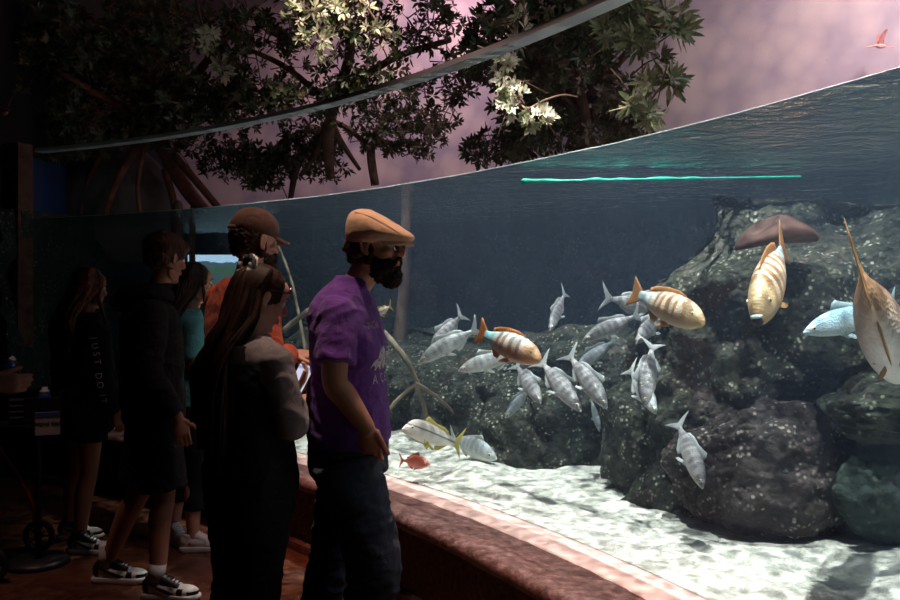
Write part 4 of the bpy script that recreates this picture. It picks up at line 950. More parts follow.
def hairb(b):
    ell(b, V(-.060, 0, -.005), (.054, .074, .052), n=20); ell(b, V(-.078, 0, -.040), (.028, .056, .034), n=16); ell(b, V(-.02, 0, .04), (.098, .083, .06), n=20)
    for s_ in (1, -1): ell(b, V(-.035, s_*.070, -.018), (.024, .014, .034), n=12); ell(b, V(-.108, s_*.02, -.012), (.02, .02, .012), n=10)
    bmesh.ops.transform(b, matrix=hM, verts=b.verts)
garment('hair', M_HAIRD, RT, hairb, .004, 2, tuft(.009, 50))
# flat cap
M_TAN = cloth('tan_wool_cap', (.72, .43, .27), 800, .10, fold=.35)
capM = hM
def cap(b):
    rings = []
    n_ = 40
    # plan rings from the band up: (z at back, z at front, half length, half width, x centre)
    spec = [(.012, .012, .106, .086, -.004), (.022, .020, .121, .096, .006), (.050, .036, .132, .104, .014), (.085, .050, .128, .103, .012), (.112, .066, .112, .093, .004), (.130, .088, .084, .074, -.008), (.139, .112, .046, .042, -.018), (.141, .130, .008, .008, -.026)]
    for zb, zf, a, w, cx_ in crom(spec, 3):
        r = []
        for i in range(n_):
            th = 2*PI*i/n_; c, s_ = math.cos(th), math.sin(th); t_ = (c+1)/2; ex = 1+.06*max(0, c)**3
            r.append(b.verts.new((cx_+a*c*ex, w*s_*(1-.15*max(0, c)**2), lerp(zb, zf, t_**1.7))))
        rings.append(r)
    for r0, r1 in zip(rings, rings[1:]):
        for i in range(n_): b.faces.new((r0[i], r0[(i+1) % n_], r1[(i+1) % n_], r1[i]))
    b.faces.new(rings[0][::-1]); b.faces.new(rings[-1])
    bmesh.ops.transform(b, matrix=capM, verts=b.verts)
cp = garment('flat_cap', M_TAN, RT, cap, .0035, 4, folds(.0012, (12, 12, 12), 2, .0004))
def brim(b):
    for zz, nn in ((0, 1),):
        tp, bt = [], []
        for j in range(5):
            f = j/4; row_t, row_b = [], []
            for i in range(21):
                a = lerp(-1.15, 1.15, i/20); rx = lerp(.080, .150, f); x = rx*math.cos(a)*(1.0)+.005; y = lerp(.080, .088, f)*math.sin(a)/math.sin(1.15)*.98; z = .030-.018*f-.35*y*y*4*.35+.004*math.sin(f*PI)
                row_t.append(b.verts.new((x, y, z+.004*(1-f*.4)))); row_b.append(b.verts.new((x, y, z-.004*(1-f*.4))))
            tp.append(row_t); bt.append(row_b)
        for G, rev in ((tp, 0), (bt, 1)):
            for r0, r1 in zip(G, G[1:]):
                for i in range(20): b.faces.new((r0[i], r0[i+1], r1[i+1], r1[i]))
        for A_, B_ in ((tp[0], bt[0]), (tp[-1], bt[-1])):
            for i in range(20): b.faces.new((A_[i], A_[i+1], B_[i+1], B_[i]))
        for k_ in (0, -1):
            for j in range(4): b.faces.new((tp[j][k_], tp[j+1][k_], bt[j+1][k_], bt[j][k_]))
    bmesh.ops.transform(b, matrix=capM, verts=b.verts)
b = bmesh.new(); brim(b); from_bm('brim', b, M_TAN, cp)
b = bmesh.new()
for s_ in (1, -1): tube(b, [(.128, s_*.052, .046, .0015), (.085, s_*.074, .074, .0015), (.02, s_*.085, .105, .0015), (-.06, s_*.07, .125, .0015)], n=6, k=4)
bmesh.ops.transform(b, matrix=capM, verts=b.verts); from_bm('seam', b, M_TAN, cp)
# glasses
M_WIRE = plain('steel_wire', (.6, .6, .62), .2, metal=1.); t = NT('spectacle_lens'); fr = t.n('Fresnel', IOR=1.5); tr = t.n('BsdfTransparent'); gl = t.n('BsdfGlossy', Roughness=.02); mx = t.n('MixShader')
t.t.links.new(fr.outputs[0], mx.inputs[0]); t.t.links.new(tr.outputs[0], mx.inputs[1]); t.t.links.new(gl.outputs[0], mx.inputs[2]); t.t.links.new(mx.outputs[0], t.out.inputs[0]); M_LENS = t.m
b = bmesh.new()
for s_ in (1, -1):
    pts = [(.102-.10*(.024*math.cos(a))**1*0-.004*abs(math.cos(a)), s_*.033+.024*math.cos(a), .008+.018*math.sin(a), .0026) for a in [2*PI*i/20 for i in range(21)]]
    tube(b, pts, n=6, k=1); tube(b, [(.100, s_*.057, .014, .0026), (.085, s_*.070, .016, .0026), (.04, s_*.080, .016, .0026), (-.005, s_*.086, .014, .0026), (-.02, s_*.086, -.01, .0026)], n=6, k=3)
tube(b, [(.103, -.010, .014, .0026), (.108, 0, .017, .0026), (.103, .010, .014, .0026)], n=6, k=3)
bmesh.ops.transform(b, matrix=hM, verts=b.verts); gl_ = from_bm('glasses', b, M_WIRE, RT)
for s_ in (1, -1):
    b = bmesh.new(); ell(b, V(.101, s_*.033, .008), (.0012, .023, .017), n=20); bmesh.ops.transform(b, matrix=hM, verts=b.verts); from_bm('lens', b, M_LENS, gl_)

# ---- the man in the orange-red shirt
p = Person('person', 243, 3.72, math.radians(38), 1.88, 'man in a brown baseball cap and orange-red long-sleeved shirt facing the tank')
RT = p.root; p.torso(.175, .115); p.neck((-.01, 0, 1.50), (.045, 0, 1.66), .062); p.head((.055, 0, 1.745), math.radians(4), .14)
shR = V(-.02, -.20, 1.49); elR = p.J(272, 365, 3.46); wrR = p.J(289, 354, 3.70); shL, elL, wrL = V(-.02, .20, 1.49), V(0, .26, 1.2), V(.16, .2, 1.12)
p.arm(shR, elR, wrR); fd = p.Mi.to_3x3() @ V(.9, .35, -.05); p.hand(wrR, fd, p.Mi.to_3x3() @ V(.2, .4, -.9), p.Mi.to_3x3() @ V(.3, -.6, .5), curl=.55, s=1.05)
p.arm(shL, elL, wrL); p.hand(wrL, (.8, -.3, 0), (0, -.4, -1), (0, -1, 0), curl=.5)
for s_ in (1, -1): p.leg((0, s_*.1, .95), (.02*s_, s_*.11, .52), (-.02*s_, s_*.12, .09))
p.face(); p.build(SK2, .005)
def sh(b):
    ringloft(b, [(.93, 0, 0, .14, .19), (1.05, 0, 0, .142, .186), (1.2, 0, 0, .138, .18), (1.35, .0, 0, .142, .205), (1.46, -.005, 0, .125, .215), (1.52, -.01, 0, .10, .175), (1.56, -.01, 0, .085, .12), (1.585, 0, 0, .074, .085)], p=2.5)
    for a_, e_, w_ in ((shR, elR, wrR), (shL, elL, wrL)): sleeve(b, a_, e_, w_, (.068, .062, .058, .052, .046), end=1.95)
garment('long_sleeved_shirt', cloth('orange_red_cotton', (.52, .075, .024), 700, .15, fold=.6), RT, sh, .007, 3, folds(.005, (7, 7, 11), 8))
def tr(b):
    ringloft(b, [(.80, 0, 0, .1, .15), (.9, 0, 0, .135, .18), (1.0, 0, 0, .13, .175)], p=2.5)
    for s_ in (1, -1): trouser(b, (0, s_*.1, .92), (.02*s_, s_*.11, .52), (-.02*s_, s_*.12, .09), (.115, .10, .088, .08, .08))
garment('trousers', cloth('black_trousers', (.012, .012, .015)), RT, tr, .008, 2, folds(.006, (7, 7, 16), 9))
for s_ in (1, -1): sneaker(RT, (-.02*s_, s_*.12, .09), 0, False, None)
hM = p.hM
def hb(b): ell(b, V(-.035, 0, .015), (.085, .082, .075), n=20); ell(b, V(-.060, 0, -.035), (.045, .062, .045), n=16); bmesh.ops.transform(b, matrix=hM, verts=b.verts)
garment('hair', M_HAIRD, RT, hb, .004, 2, tuft(.005, 60))
garment('beard', M_BEARD, RT, beard, .0035, 2, tuft(.006, 75))
def bc(b):
    ell(b, V(-.012, 0, .060), (.112, .090, .090), n=30); bmesh.ops.bisect_plane(b, geom=b.verts[:]+b.edges[:]+b.faces[:], plane_co=(0, 0, .032), plane_no=(0, 0, 1), clear_inner=True)
    es = [e for e in b.edges if e.is_boundary]; bmesh.ops.contextual_create(b, geom=es); bmesh.ops.transform(b, matrix=hM @ Matrix.Rotation(.06, 4, 'Y'), verts=b.verts)
M_CAPB = cloth('brown_cap_cotton', (.13, .065, .045), 700, .15)
cp = garment('baseball_cap', M_CAPB, RT, bc, .004, 3)
def bill(b):
    T_, B_ = [], []
    for j in range(5):
        f = j/4; T_.append([]); B_.append([])
        for i in range(17):
            a = lerp(-1.1, 1.1, i/16); x = lerp(.085, .165, f)*math.cos(a)**.7+.0; y = .078*math.sin(a)/math.sin(1.1); z = .040-.02*f-2.2*y*y; T_[-1].append(b.verts.new((x, y, z+.003))); B_[-1].append(b.verts.new((x, y, z-.003)))
    for G in (T_, B_):
        for r0, r1 in zip(G, G[1:]):
            for i in range(16): b.faces.new((r0[i], r0[i+1], r1[i+1], r1[i]))
    for k_ in (0, -1):
        for i in range(16): b.faces.new((T_[k_][i], T_[k_][i+1], B_[k_][i+1], B_[k_][i]))
        for j in range(4): b.faces.new((T_[j][k_], T_[j+1][k_], B_[j+1][k_], B_[j][k_]))
    bmesh.ops.transform(b, matrix=hM, verts=b.verts)
b = bmesh.new(); bill(b); from_bm('bill', b, M_CAPB, cp)
b = bmesh.new(); ell(b, V(-.012, 0, .150), (.008, .008, .005), n=10); bmesh.ops.transform(b, matrix=hM, verts=b.verts); from_bm('cap_button', b, M_CAPB, cp)
b = bmesh.new(); tube(b, [(-.118, -.03, .045, .004, .009), (-.128, 0, .045, .004, .009), (-.118, .03, .045, .004, .009)], n=8, k=3); bmesh.ops.transform(b, matrix=hM, verts=b.verts); from_bm('cap_strap', b, M_CAPB, cp)
ORANGE = p

# ---- the woman looking at her phone
p = Person('person', 250, 3.05, math.radians(48), 1.60, 'woman with long half-tied brown hair looking down at her phone in a black vest')
RT = p.root; p.torso(.15, .10); p.neck((-.01, 0, 1.31), (.035, 0, 1.44), .050); p.head((.05, 0, 1.505), math.radians(-20), .42, sc_=.92)
shR = V(-.01, -.165, 1.285); elR = p.J(292, 425, 2.93); wrR = p.J(292, 398, 3.10); shL, elL, wrL = V(-.01, .165, 1.285), V(.03, .22, 1.04), V(.22, .06, 1.10)
p.arm(shR, elR, wrR); W3 = p.Mi.to_3x3(); p.hand(wrR, W3 @ V(.35, .3, .5), W3 @ V(-.2, .3, .9), W3 @ V(1, -.2, 0), curl=.45, s=.92)
p.arm(shL, elL, wrL); p.hand(wrL, (.8, -.5, .2), (-.3, -.3, .9), (0, 1, 0), curl=.45, s=.92)
for s_ in (1, -1): p.leg((0, s_*.080+.02, .80), (.02, s_*.075+.05, .44), (0, s_*.08+.07, .09))
p.face(); p.build(SK2, .005)
def sh(b):
    ringloft(b, [(1.08, 0, 0, .115, .15), (1.2, -.005, 0, .118, .165), (1.28, -.01, 0, .108, .178), (1.335, -.015, 0, .088, .14), (1.375, 0, 0, .062, .075)], p=2.4)
    for a_, e_, w_ in ((shR, elR, wrR), (shL, elL, wrL)): sleeve(b, a_, e_, w_, (.060, .058, .056, .053, .042), end=1.9)
garment('grey_sleeved_top', cloth('grey_jersey', (.24, .19, .20), 700, .15), RT, sh, .007, 3, folds(.005, (8, 8, 12), 12))
def vs(b):
    ringloft(b, [(.82, 0, 0, .142, .180), (.88, 0, 0, .145, .182), (.95, 0, 0, .135, .172), (1.08, -.004, 0, .128, .165), (1.2, -.01, 0, .130, .172), (1.28, -.02, 0, .118, .150), (1.345, -.028, 0, .092, .115)], p=2.5)
garment('vest', cloth('black_vest_cloth', (.010, .009, .011)), RT, vs, .007, 3, folds(.005, (7, 7, 10), 13))
def tr(b):
    ringloft(b, [(.68, 0, 0, .1, .15), (.78, 0, 0, .135, .172), (.9, 0, 0, .125, .16)], p=2.5)
    for s_ in (1, -1): trouser(b, (0, s_*.080+.01, .78), (.02, s_*.075+.05, .44), (0, s_*.08+.07, .07), (.106, .090, .072, .070, .080))
garment('jeans', cloth('black_denim', (.012, .015, .024), fold=.8), RT, tr, .007, 2, folds(.006, (7, 7, 16), 14))
for s_ in (1, -1): sneaker(RT, (0, s_*.08+.07, .09), 0, True, None, .9)
hM = p.hM
def cap_h(sx=1.): 
    def f(b): ell(b, V(-.020, 0, .040), (.103*sx, .086*sx, .092*sx), n=24); ell(b, V(-.055, 0, -.02), (.055, .070, .065), n=18); bmesh.ops.transform(b, matrix=hM, verts=b.verts)
    return f
garment('hair', M_HAIRB, RT, cap_h(), .004, 2, folds(.002, (30, 30, 8), 4))
locks('long_hair', hM, M_HAIRB, RT, 90, 1.02, -.15, (1.9, 4.5), .013, .03, 5, .5, .6, body_y=.085)
# the gathered tail from the crown
b = bmesh.new(); rnd = random.Random(3)
for i in range(46):
    a = rnd.uniform(0, 6.28); q = rnd.random()**.5; o = hM @ V(-.080, 0, .085); y0 = q*math.cos(a); x0 = q*math.sin(a)
    tube(b, [(o.x+.01+.015*x0, o.y+.015*y0, o.z, .009), (o.x-.03+.02*x0, o.y+.03*y0, o.z-.01, .012), (o.x-.07+.03*x0, o.y+.05*y0, o.z-.12, .012), (-.13+.03*x0, .045*y0-.02, 1.25, .012), (-.15+.03*x0, .05*y0-.02, 1.05+.05*q, .010), (-.15+.03*x0, .05*y0-.02, .90+.1*rnd.random(), .004)], n=6, k=3, cap='flat')
from_bm('ponytail', b, M_HAIRB, RT)
b = bmesh.new(); o = hM @ V(-.078, 0, .092); pts = []
for i in range(25): a = 2*PI*i/24; pts.append((o.x-.004*math.sin(a*7)-.022+.012*math.sin(a), o.y+(.034+.005*math.sin(a*8))*math.cos(a), o.z+.008+(.034+.005*math.sin(a*8))*math.sin(a), .0145+.003*math.sin(a*9)))
tube(b, pts, n=10, k=1); t = NT('striped_scrunchie'); w = t.n('TexWave', Scale=9., Distortion=4.); t.t.links.new(t.coord(), w.inputs['Vector']); t.bsdf(t.ramp(w.outputs['Fac'], [(.45, (.02, .02, .02)), (.55, (.8, .74, .72))]), .7)
from_bm('scrunchie', b, t.m, RT)
b = bmesh.new(); tube(b, [(.075, -.060, .085, .003), (.072, -.078, .060, .004, .007), (.060, -.088, .050, .004, .007), (.030, -.094, .045, .003), (-.01, -.092, .03, .002)], n=8, k=3, side=(0, 0, 1)); tube(b, [(.075, .060, .085, .003), (.085, 0, .095, .004), (.075, -.060, .085, .003)], n=8, k=3)
bmesh.ops.transform(b, matrix=hM, verts=b.verts); from_bm('sunglasses', b, plain('glossy_black_plastic', (.01, .01, .01), .08, spec=1.), RT)
# her phone
t = NT('phone_screen'); em = t.n('Emission', Strength=.85); zz = t.n('SeparateXYZ'); t.t.links.new(t.coord(), zz.inputs[0]); t.put(em.inputs[0], t.ramp(t.math('ADD', t.math('MULTIPLY', zz.outputs[1], 7), .5), [(.0, (.75, .78, 1)), (.8, (.75, .76, 1)), (.86, (.3, .35, .55)), (.93, (.7, .75, 1))])); t.t.links.new(em.outputs[0], t.out.inputs[0]); M_SCREEN = t.m
c = P(300, 381, 3.12); ph = empty('phone', c, 'small lit phone held by the woman with the half-tied hair', 'phone')
ph.rotation_euler = (math.radians(58), math.radians(10), math.radians(-28))
b = bmesh.new(); box(b, V(0, 0, 0), (.070, .135, .008), bev=.003); from_bm('case', b, plain('yellow_brown_phone_case', (.35, .2, .07), .5), ph, smooth=False)
b = bmesh.new(); box(b, V(0, 0, .0046), (.063, .126, .001)); from_bm('screen', b, M_SCREEN, ph, smooth=False)
# patterned pouch in the orange man's hand
b = bmesh.new(); tube(b, [(0, 0, .065, .02, .012), (0, 0, .04, .036, .02), (0, 0, -.02, .042, .026), (0, 0, -.065, .034, .018)], n=18, k=3, side=(1, 0, 0)); t = NT('spotted_black_cloth'); t.bsdf(t.ramp(t.voro(26), [(.16, (.35, .22, .2)), (.24, (.012, .010, .010))]), .8)
b2 = b; po = fuse('pouch', b2, t.m, None, .005, 2, disp=folds(.003, (20, 20, 20), 1)); po.location = P(302, 376, 3.84); po.scale = (.95, .95, .95); tag(po, 'black pouch with pale spots hanging from the hand of the man in the orange-red shirt', 'pouch')

# ---- the boy in the black hoodie
p = Person('person', 153, 4.36, math.radians(24), 1.82, 'dark-haired boy in a black hoodie, black shorts and black-and-white sneakers')
RT = p.root; p.torso(.16, .105); p.neck((-.02, 0, 1.45), (.055, 0, 1.62), .052); p.head((.065, 0, 1.692), math.radians(30), .20)
shR, elR = V(-.02, -.185, 1.41), V(-.04, -.235, 1.13); wrR = p.J(178, 418, 4.14); shL, elL, wrL = V(-.02, .185, 1.41), V(-.03, .24, 1.13), V(.05, .25, .88)
p.arm(shR, elR, wrR); W3 = p.Mi.to_3x3(); p.hand(wrR, W3 @ V(.25, .0, -1), W3 @ V(-.3, .9, 0), W3 @ V(1, .2, 0), curl=.35, s=1.0)
p.arm(shL, elL, wrL); p.hand(wrL, (.2, 0, -1), (0, -1, 0), (1, 0, 0), curl=.35)
aR = p.J(158, 564, 4.22); aL = p.J(108, 560, 4.46); hR, hL = V(.0, -.09, .92), V(0, .09, .92); kR = V(.045, -.10, .50); kL = V(-.05, .10, .50); aR.z = aL.z = .10
p.leg(hR, kR, aR, foot=-.4); p.leg(hL, kL, aL, foot=-.4); p.face(); p.build(SK3, .005)
M_BLK = cloth('black_fleece', (.007, .0065, .008), 600, .2, fold=.9)
def sh(b):
    ringloft(b, [(.86, 0, 0, .145, .185), (.93, 0, 0, .155, .20), (1.1, -.005, 0, .155, .20), (1.3, -.01, 0, .15, .205), (1.40, -.015, 0, .135, .205), (1.46, -.02, 0, .105, .165), (1.52, 0, 0, .085, .10), (1.56, .01, 0, .075, .082)], p=2.5)
    for a_, e_, w_ in ((shR, elR, wrR), (shL, elL, wrL)): sleeve(b, a_, e_, w_, (.074, .071, .067, .062, .048), end=1.93)
hd = garment('hoodie', M_BLK, RT, sh, .007, 3, folds(.007, (6, 6, 10), 21))
def hood(b):
    tube(b, [(.065, .085, 1.50, .030, .035), (-.02, .115, 1.515, .045, .04), (-.115, .06, 1.50, .055, .05), (-.145, 0, 1.475, .06, .055), (-.115, -.06, 1.50, .055, .05), (-.02, -.115, 1.515, .045, .04), (.065, -.085, 1.50, .030, .035)], n=14, k=4)
garment('hood', M_BLK, hd, hood, .006, 3, folds(.006, (9, 9, 9), 22))
def shorts(b):
    ringloft(b, [(.78, 0, 0, .11, .15), (.86, 0, 0, .14, .18), (.95, 0, 0, .135, .175)], p=2.5)
    trouser(b, hR, kR, aR, (.118, .115, .118), .92); trouser(b, hL, kL, aL, (.118, .115, .118), .92)
garment('shorts', cloth('black_shorts_cloth', (.009, .009, .010)), RT, shorts, .007, 3, folds(.006, (7, 7, 12), 23))
sneaker(RT, aR, math.radians(-24-6), True, M_SOCK, 1.02); sneaker(RT, aL, math.radians(-24-2), True, M_SOCK, 1.02)
hM = p.hM
def bh(b):
    ell(b, V(-.022, 0, .050), (.112, .094, .088), n=26); ell(b, V(-.055, 0, -.005), (.064, .080, .060), n=18); ell(b, V(.065, 0, .078), (.045, .070, .034), (0, .5, 0), n=16)
    for s_ in (1, -1): ell(b, V(.015, s_*.074, .035), (.032, .016, .040), n=12)
    bmesh.ops.transform(b, matrix=hM, verts=b.verts)
garment('hair', plain('dark_reddish_brown_hair', (.045, .018, .011), .55, .5, 200, vary=.5, spec=.2), RT, bh, .004, 2, folds(.004, (26, 26, 10), 6))

# ---- the girl at the far left
p = Person('person', 84, 5.0, math.radians(48), 1.64, 'long-haired girl in an oversized black hoodie with white lettering down the sleeve')
RT = p.root; p.torso(.145, .095); p.neck((-.01, 0, 1.32), (.03, 0, 1.46), .048); p.head((.035, 0, 1.535), math.radians(12), .10, sc_=.97)
shR, elR, wrR = V(-.01, -.165, 1.27), V(-.02, -.22, 1.02), V(.10, -.20, .82); shL, elL, wrL = V(-.01, .165, 1.27), V(-.02, .22, 1.02), V(.10, .20, .84)
for a_ in ((shR, elR, wrR), (shL, elL, wrL)): p.arm(*a_)
p.hand(wrR, (.3, 0, -1), (0, 1, 0), (1, 0, 0), curl=.4, s=.92); p.hand(wrL, (.3, 0, -1), (0, -1, 0), (1, 0, 0), curl=.4, s=.92)
aR = p.J(80, 536, 4.95); aL = p.J(70, 530, 5.22); aR.z = aL.z = .09; hR, hL = V(0, -.085, .82), V(0, .085, .82); kR = hR.lerp(aR, .5)+V(.02, 0, 0); kL = hL.lerp(aL, .5)+V(.02, 0, 0)
for a_ in ((hR, kR, aR), (hL, kL, aL)): p.leg(*a_, foot=-.8)
p.face(); p.build(SK3, .0055)
def sh(b):
    ringloft(b, [(.70, 0, 0, .145, .185), (.80, 0, 0, .155, .20), (1.0, 0, 0, .155, .20), (1.18, -.005, 0, .14, .185), (1.27, -.01, 0, .125, .185), (1.33, -.015, 0, .095, .145), (1.39, 0, 0, .065, .075)], p=2.5)
    for a_, e_, w_ in ((shR, elR, wrR), (shL, elL, wrL)): sleeve(b, a_, e_, w_, (.080, .078, .078, .068, .045), end=1.93)
hd = garment('hoodie', M_BLK, RT, sh, .007, 3, folds(.007, (6, 6, 9), 31))
M_TXT = plain('pinkish_white_print', (.62, .48, .50), .8)
W3 = p.Mi.to_3x3(); c0 = p.J(97, 379, 4.7)
for txt, py, px in (('J', 339, 92), ('U', 347, 93), ('S', 355, 94.5), ('T', 363, 96), ('D', 377, 97.5), ('O', 386, 99), ('I', 397, 100.5), ('T', 403, 101.5)):
    c0 = p.J(px, py, 4.72); text_on(hd, txt, c0, W3 @ V(.12, 0, -1), W3 @ V(1, .1, .12), W3 @ V(.30, -1, 0), .049, M_TXT, hd)
def shorts(b):
    ringloft(b, [(.68, 0, 0, .11, .14), (.78, 0, 0, .13, .165), (.86, 0, 0, .12, .155)], p=2.5); trouser(b, hR, kR, aR, (.10, .098, .10), .45); trouser(b, hL, kL, aL, (.10, .098, .10), .45)
garment('shorts', MATS['black_shorts_cloth'], RT, shorts, .008, 2)
sneaker(RT, aR, math.radians(-48-4), True, M_SOCKB, .95, .02); sneaker(RT, aL, math.radians(-48+4), True, M_SOCKB, .95, .02)
hM = p.hM
garment('hair', M_HAIRR, RT, cap_h(), .004, 2, folds(.002, (30, 30, 8), 4))
locks('long_hair', hM, M_HAIRR, RT, 120, 1.20, -.13, (1.3, 4.98), .012, .025, 8, .1, 1.25, .01, body_y=.16)

# ---- the woman in the teal top
p = Person('person', 190, 5.05, math.radians(30), 1.68, 'woman with long dark hair in a teal top, black leggings and white trainers')
RT = p.root; p.torso(.145, .095); p.neck((-.01, 0, 1.35), (.03, 0, 1.49), .048); p.head((.035, 0, 1.565), math.radians(5), .10, sc_=.97)
shR, elR, wrR = V(-.01, -.165, 1.31), V(-.02, -.21, 1.06), V(.12, -.17, .90); shL, elL, wrL = V(-.01, .165, 1.31), V(.0, .21, 1.06), V(.18, .15, 1.0)
for a_ in ((shR, elR, wrR), (shL, elL, wrL)): p.arm(*a_)
p.hand(wrR, (.4, 0, -.9), (0, 1, 0), (1, 0, 0), curl=.4, s=.92); p.hand(wrL, (.9, 0, 0), (0, -.3, -1), (0, -1, 0), curl=.4, s=.92)
aR = p.J(193, 533, 4.98); aL = p.J(174, 528, 5.2); aR.z = aL.z = .09; hR, hL = V(0, -.085, .84), V(0, .085, .84); kR = hR.lerp(aR, .5)+V(.02, 0, 0); kL = hL.lerp(aL, .5)+V(.02, 0, 0)
for a_ in ((hR, kR, aR), (hL, kL, aL)): p.leg(*a_, foot=-.4)
p.face(); p.build(SK2, .0055)
def sh(b):
    ringloft(b, [(.86, 0, 0, .13, .17), (.95, 0, 0, .125, .165), (1.08, 0, 0, .112, .15), (1.22, 0, 0, .118, .165), (1.31, -.01, 0, .105, .175), (1.37, -.015, 0, .08, .13), (1.41, 0, 0, .06, .07)], p=2.5)
    for a_, e_, w_ in ((shR, elR, wrR), (shL, elL, wrL)): sleeve(b, a_, e_, w_, (.064, .062, .066), end=.7)
garment('top', cloth('teal_cotton', (.12, .42, .46), 700, .12, fold=.6), RT, sh, .007, 3, folds(.006, (7, 7, 9), 41))
def lg(b):
    ringloft(b, [(.70, 0, 0, .1, .14), (.80, 0, 0, .125, .162), (.92, 0, 0, .115, .15)], p=2.5); trouser(b, hR, kR, aR, (.095, .082, .062, .06, .045), .72+.28); trouser(b, hL, kL, aL, (.095, .082, .062, .06, .045), 1.)
    bmesh.ops.bisect_plane(b, geom=b.verts[:]+b.edges[:]+b.faces[:], plane_co=(0, 0, .24), plane_no=(0, 0, 1), clear_inner=True); bmesh.ops.holes_fill(b, edges=[e for e in b.edges if e.is_boundary])
garment('leggings', cloth('black_leggings_knit', (.012, .012, .018)), RT, lg, .007, 2)
sneaker(RT, aR, math.radians(-30+4), False, None, .95); sneaker(RT, aL, math.radians(-30-50), False, None, .95)
hM = p.hM
garment('hair', M_HAIRD, RT, cap_h(), .004, 2, folds(.002, (30, 30, 8), 4))
locks('long_hair', hM, M_HAIRD, RT, 110, 1.10, -.13, (1.3, 4.98), .012, .025, 11, .1, 1.0, .01, body_y=.13)

# ---- the person at the left edge with a can
p = Person('person', -85, 3.5, math.radians(4), 1.75, 'person almost wholly out of view at the left edge holding out a can')
RT = p.root; p.torso(); p.neck((-.01, 0, 1.43), (.04, 0, 1.57)); p.head((.05, 0, 1.64), 0, .1)
shR, elR = V(0, -.18, 1.38), V(.02, -.22, 1.13); wrR = p.J(-9, 383, 3.36); shL, elL, wrL = V(0, .18, 1.38), V(0, .23, 1.12), V(.1, .2, .9)
p.arm(shR, elR, wrR, (.052, .046, .042, .044, .03)); W3 = p.Mi.to_3x3(); p.hand(wrR, W3 @ V(.95, .25, -.05), W3 @ V(-.35, 1, 0), W3 @ V(0, 0, 1), curl=.62, s=1.05, thumb=(.6, .35, .6))
p.arm(shL, elL, wrL); p.hand(wrL, (.2, 0, -1), (0, -1, 0), (1, 0, 0), curl=.3)
for s_ in (1, -1): p.leg((0, s_*.09, .9), (.02, s_*.1, .5), (0, s_*.1, .09))
p.face(); p.build(SK2, .0055)
def sh(b):
    ringloft(b, [(.9, 0, 0, .135, .18), (1.1, 0, 0, .13, .175), (1.3, 0, 0, .13, .19), (1.38, 0, 0, .11, .19), (1.45, 0, 0, .07, .09)], p=2.5)
    for a_, e_, w_ in ((shR, elR, wrR), (shL, elL, wrL)): sleeve(b, a_, e_, w_, (.072, .068, .070), end=.7)
garment('t_shirt', cloth('charcoal_cotton', (.03, .03, .035)), RT, sh, .008, 3)
def tr(b):
    ringloft(b, [(.78, 0, 0, .1, .15), (.88, 0, 0, .13, .175), (.98, 0, 0, .125, .17)], p=2.5)
    for s_ in (1, -1): trouser(b, (0, s_*.09, .88), (.02, s_*.1, .5), (0, s_*.1, .07), (.115, .1, .085, .08, .08))
garment('trousers', MATS['black_trousers'], RT, tr, .008, 2)
for s_ in (1, -1): sneaker(RT, (0, s_*.1, .09), 0, True, None)
hM = p.hM; garment('hair', M_HAIRD, RT, cap_h(), .005, 2)
# the can
cc = P(6, 370, 3.44); cn = empty('drink_can', cc, 'small blue and silver drink can held at the left edge', 'can'); cn.rotation_euler = (0, .12, 0)
b = bmesh.new(); tube(b, [(0, 0, -.058, .026), (0, 0, -.052, .032), (0, 0, .030, .032), (0, 0, .040, .0325)], n=28, k=1, cap='flat'); from_bm('can_wall', b, plain('blue_can_print', (.03, .14, .42), .25, spec=.7, metal=.4), cn)
b = bmesh.new(); tube(b, [(0, 0, .040, .0325), (0, 0, .050, .030), (0, 0, .056, .027), (0, 0, .058, .027)], n=28, k=1, cap='flat'); from_bm('can_top', b, plain('brushed_aluminium', (.75, .75, .78), .25, metal=.9), cn)

# ---- the red pushchair with its black caddy, at the left edge
M_BP = plain('black_plastic', (.02, .02, .022), .45, .2, 60); M_REDC = cloth('red_canopy_cloth', (.55, .02, .02)); M_REDM = plain('red_metal', (.5, .03, .02), .3, metal=.3)
st = empty('pushchair', P(-20, 560, 4.7), 'red-hooded pushchair standing in the dark at the left edge', 'pushchair'); st.location.z = 0
b = bmesh.new(); ell(b, V(-.16, 0, 1.0), (.27, .25, .20), n=28); bmesh.ops.bisect_plane(b, geom=b.verts[:]+b.edges[:]+b.faces[:], plane_co=(0, 0, .97), plane_no=(.0, 0, 1), clear_inner=True); bmesh.ops.solidify(b, geom=b.faces[:], thickness=.01); from_bm('hood', b, M_REDC, st)
b = bmesh.new(); ringloft(b, [(.46, -.16, 0, .14, .18), (.55, -.16, 0, .2, .22), (.9, -.2, 0, .2, .22)], p=3); fuse('seat', b, cloth('black_canvas', (.02, .018, .02)), st, .012, 3)
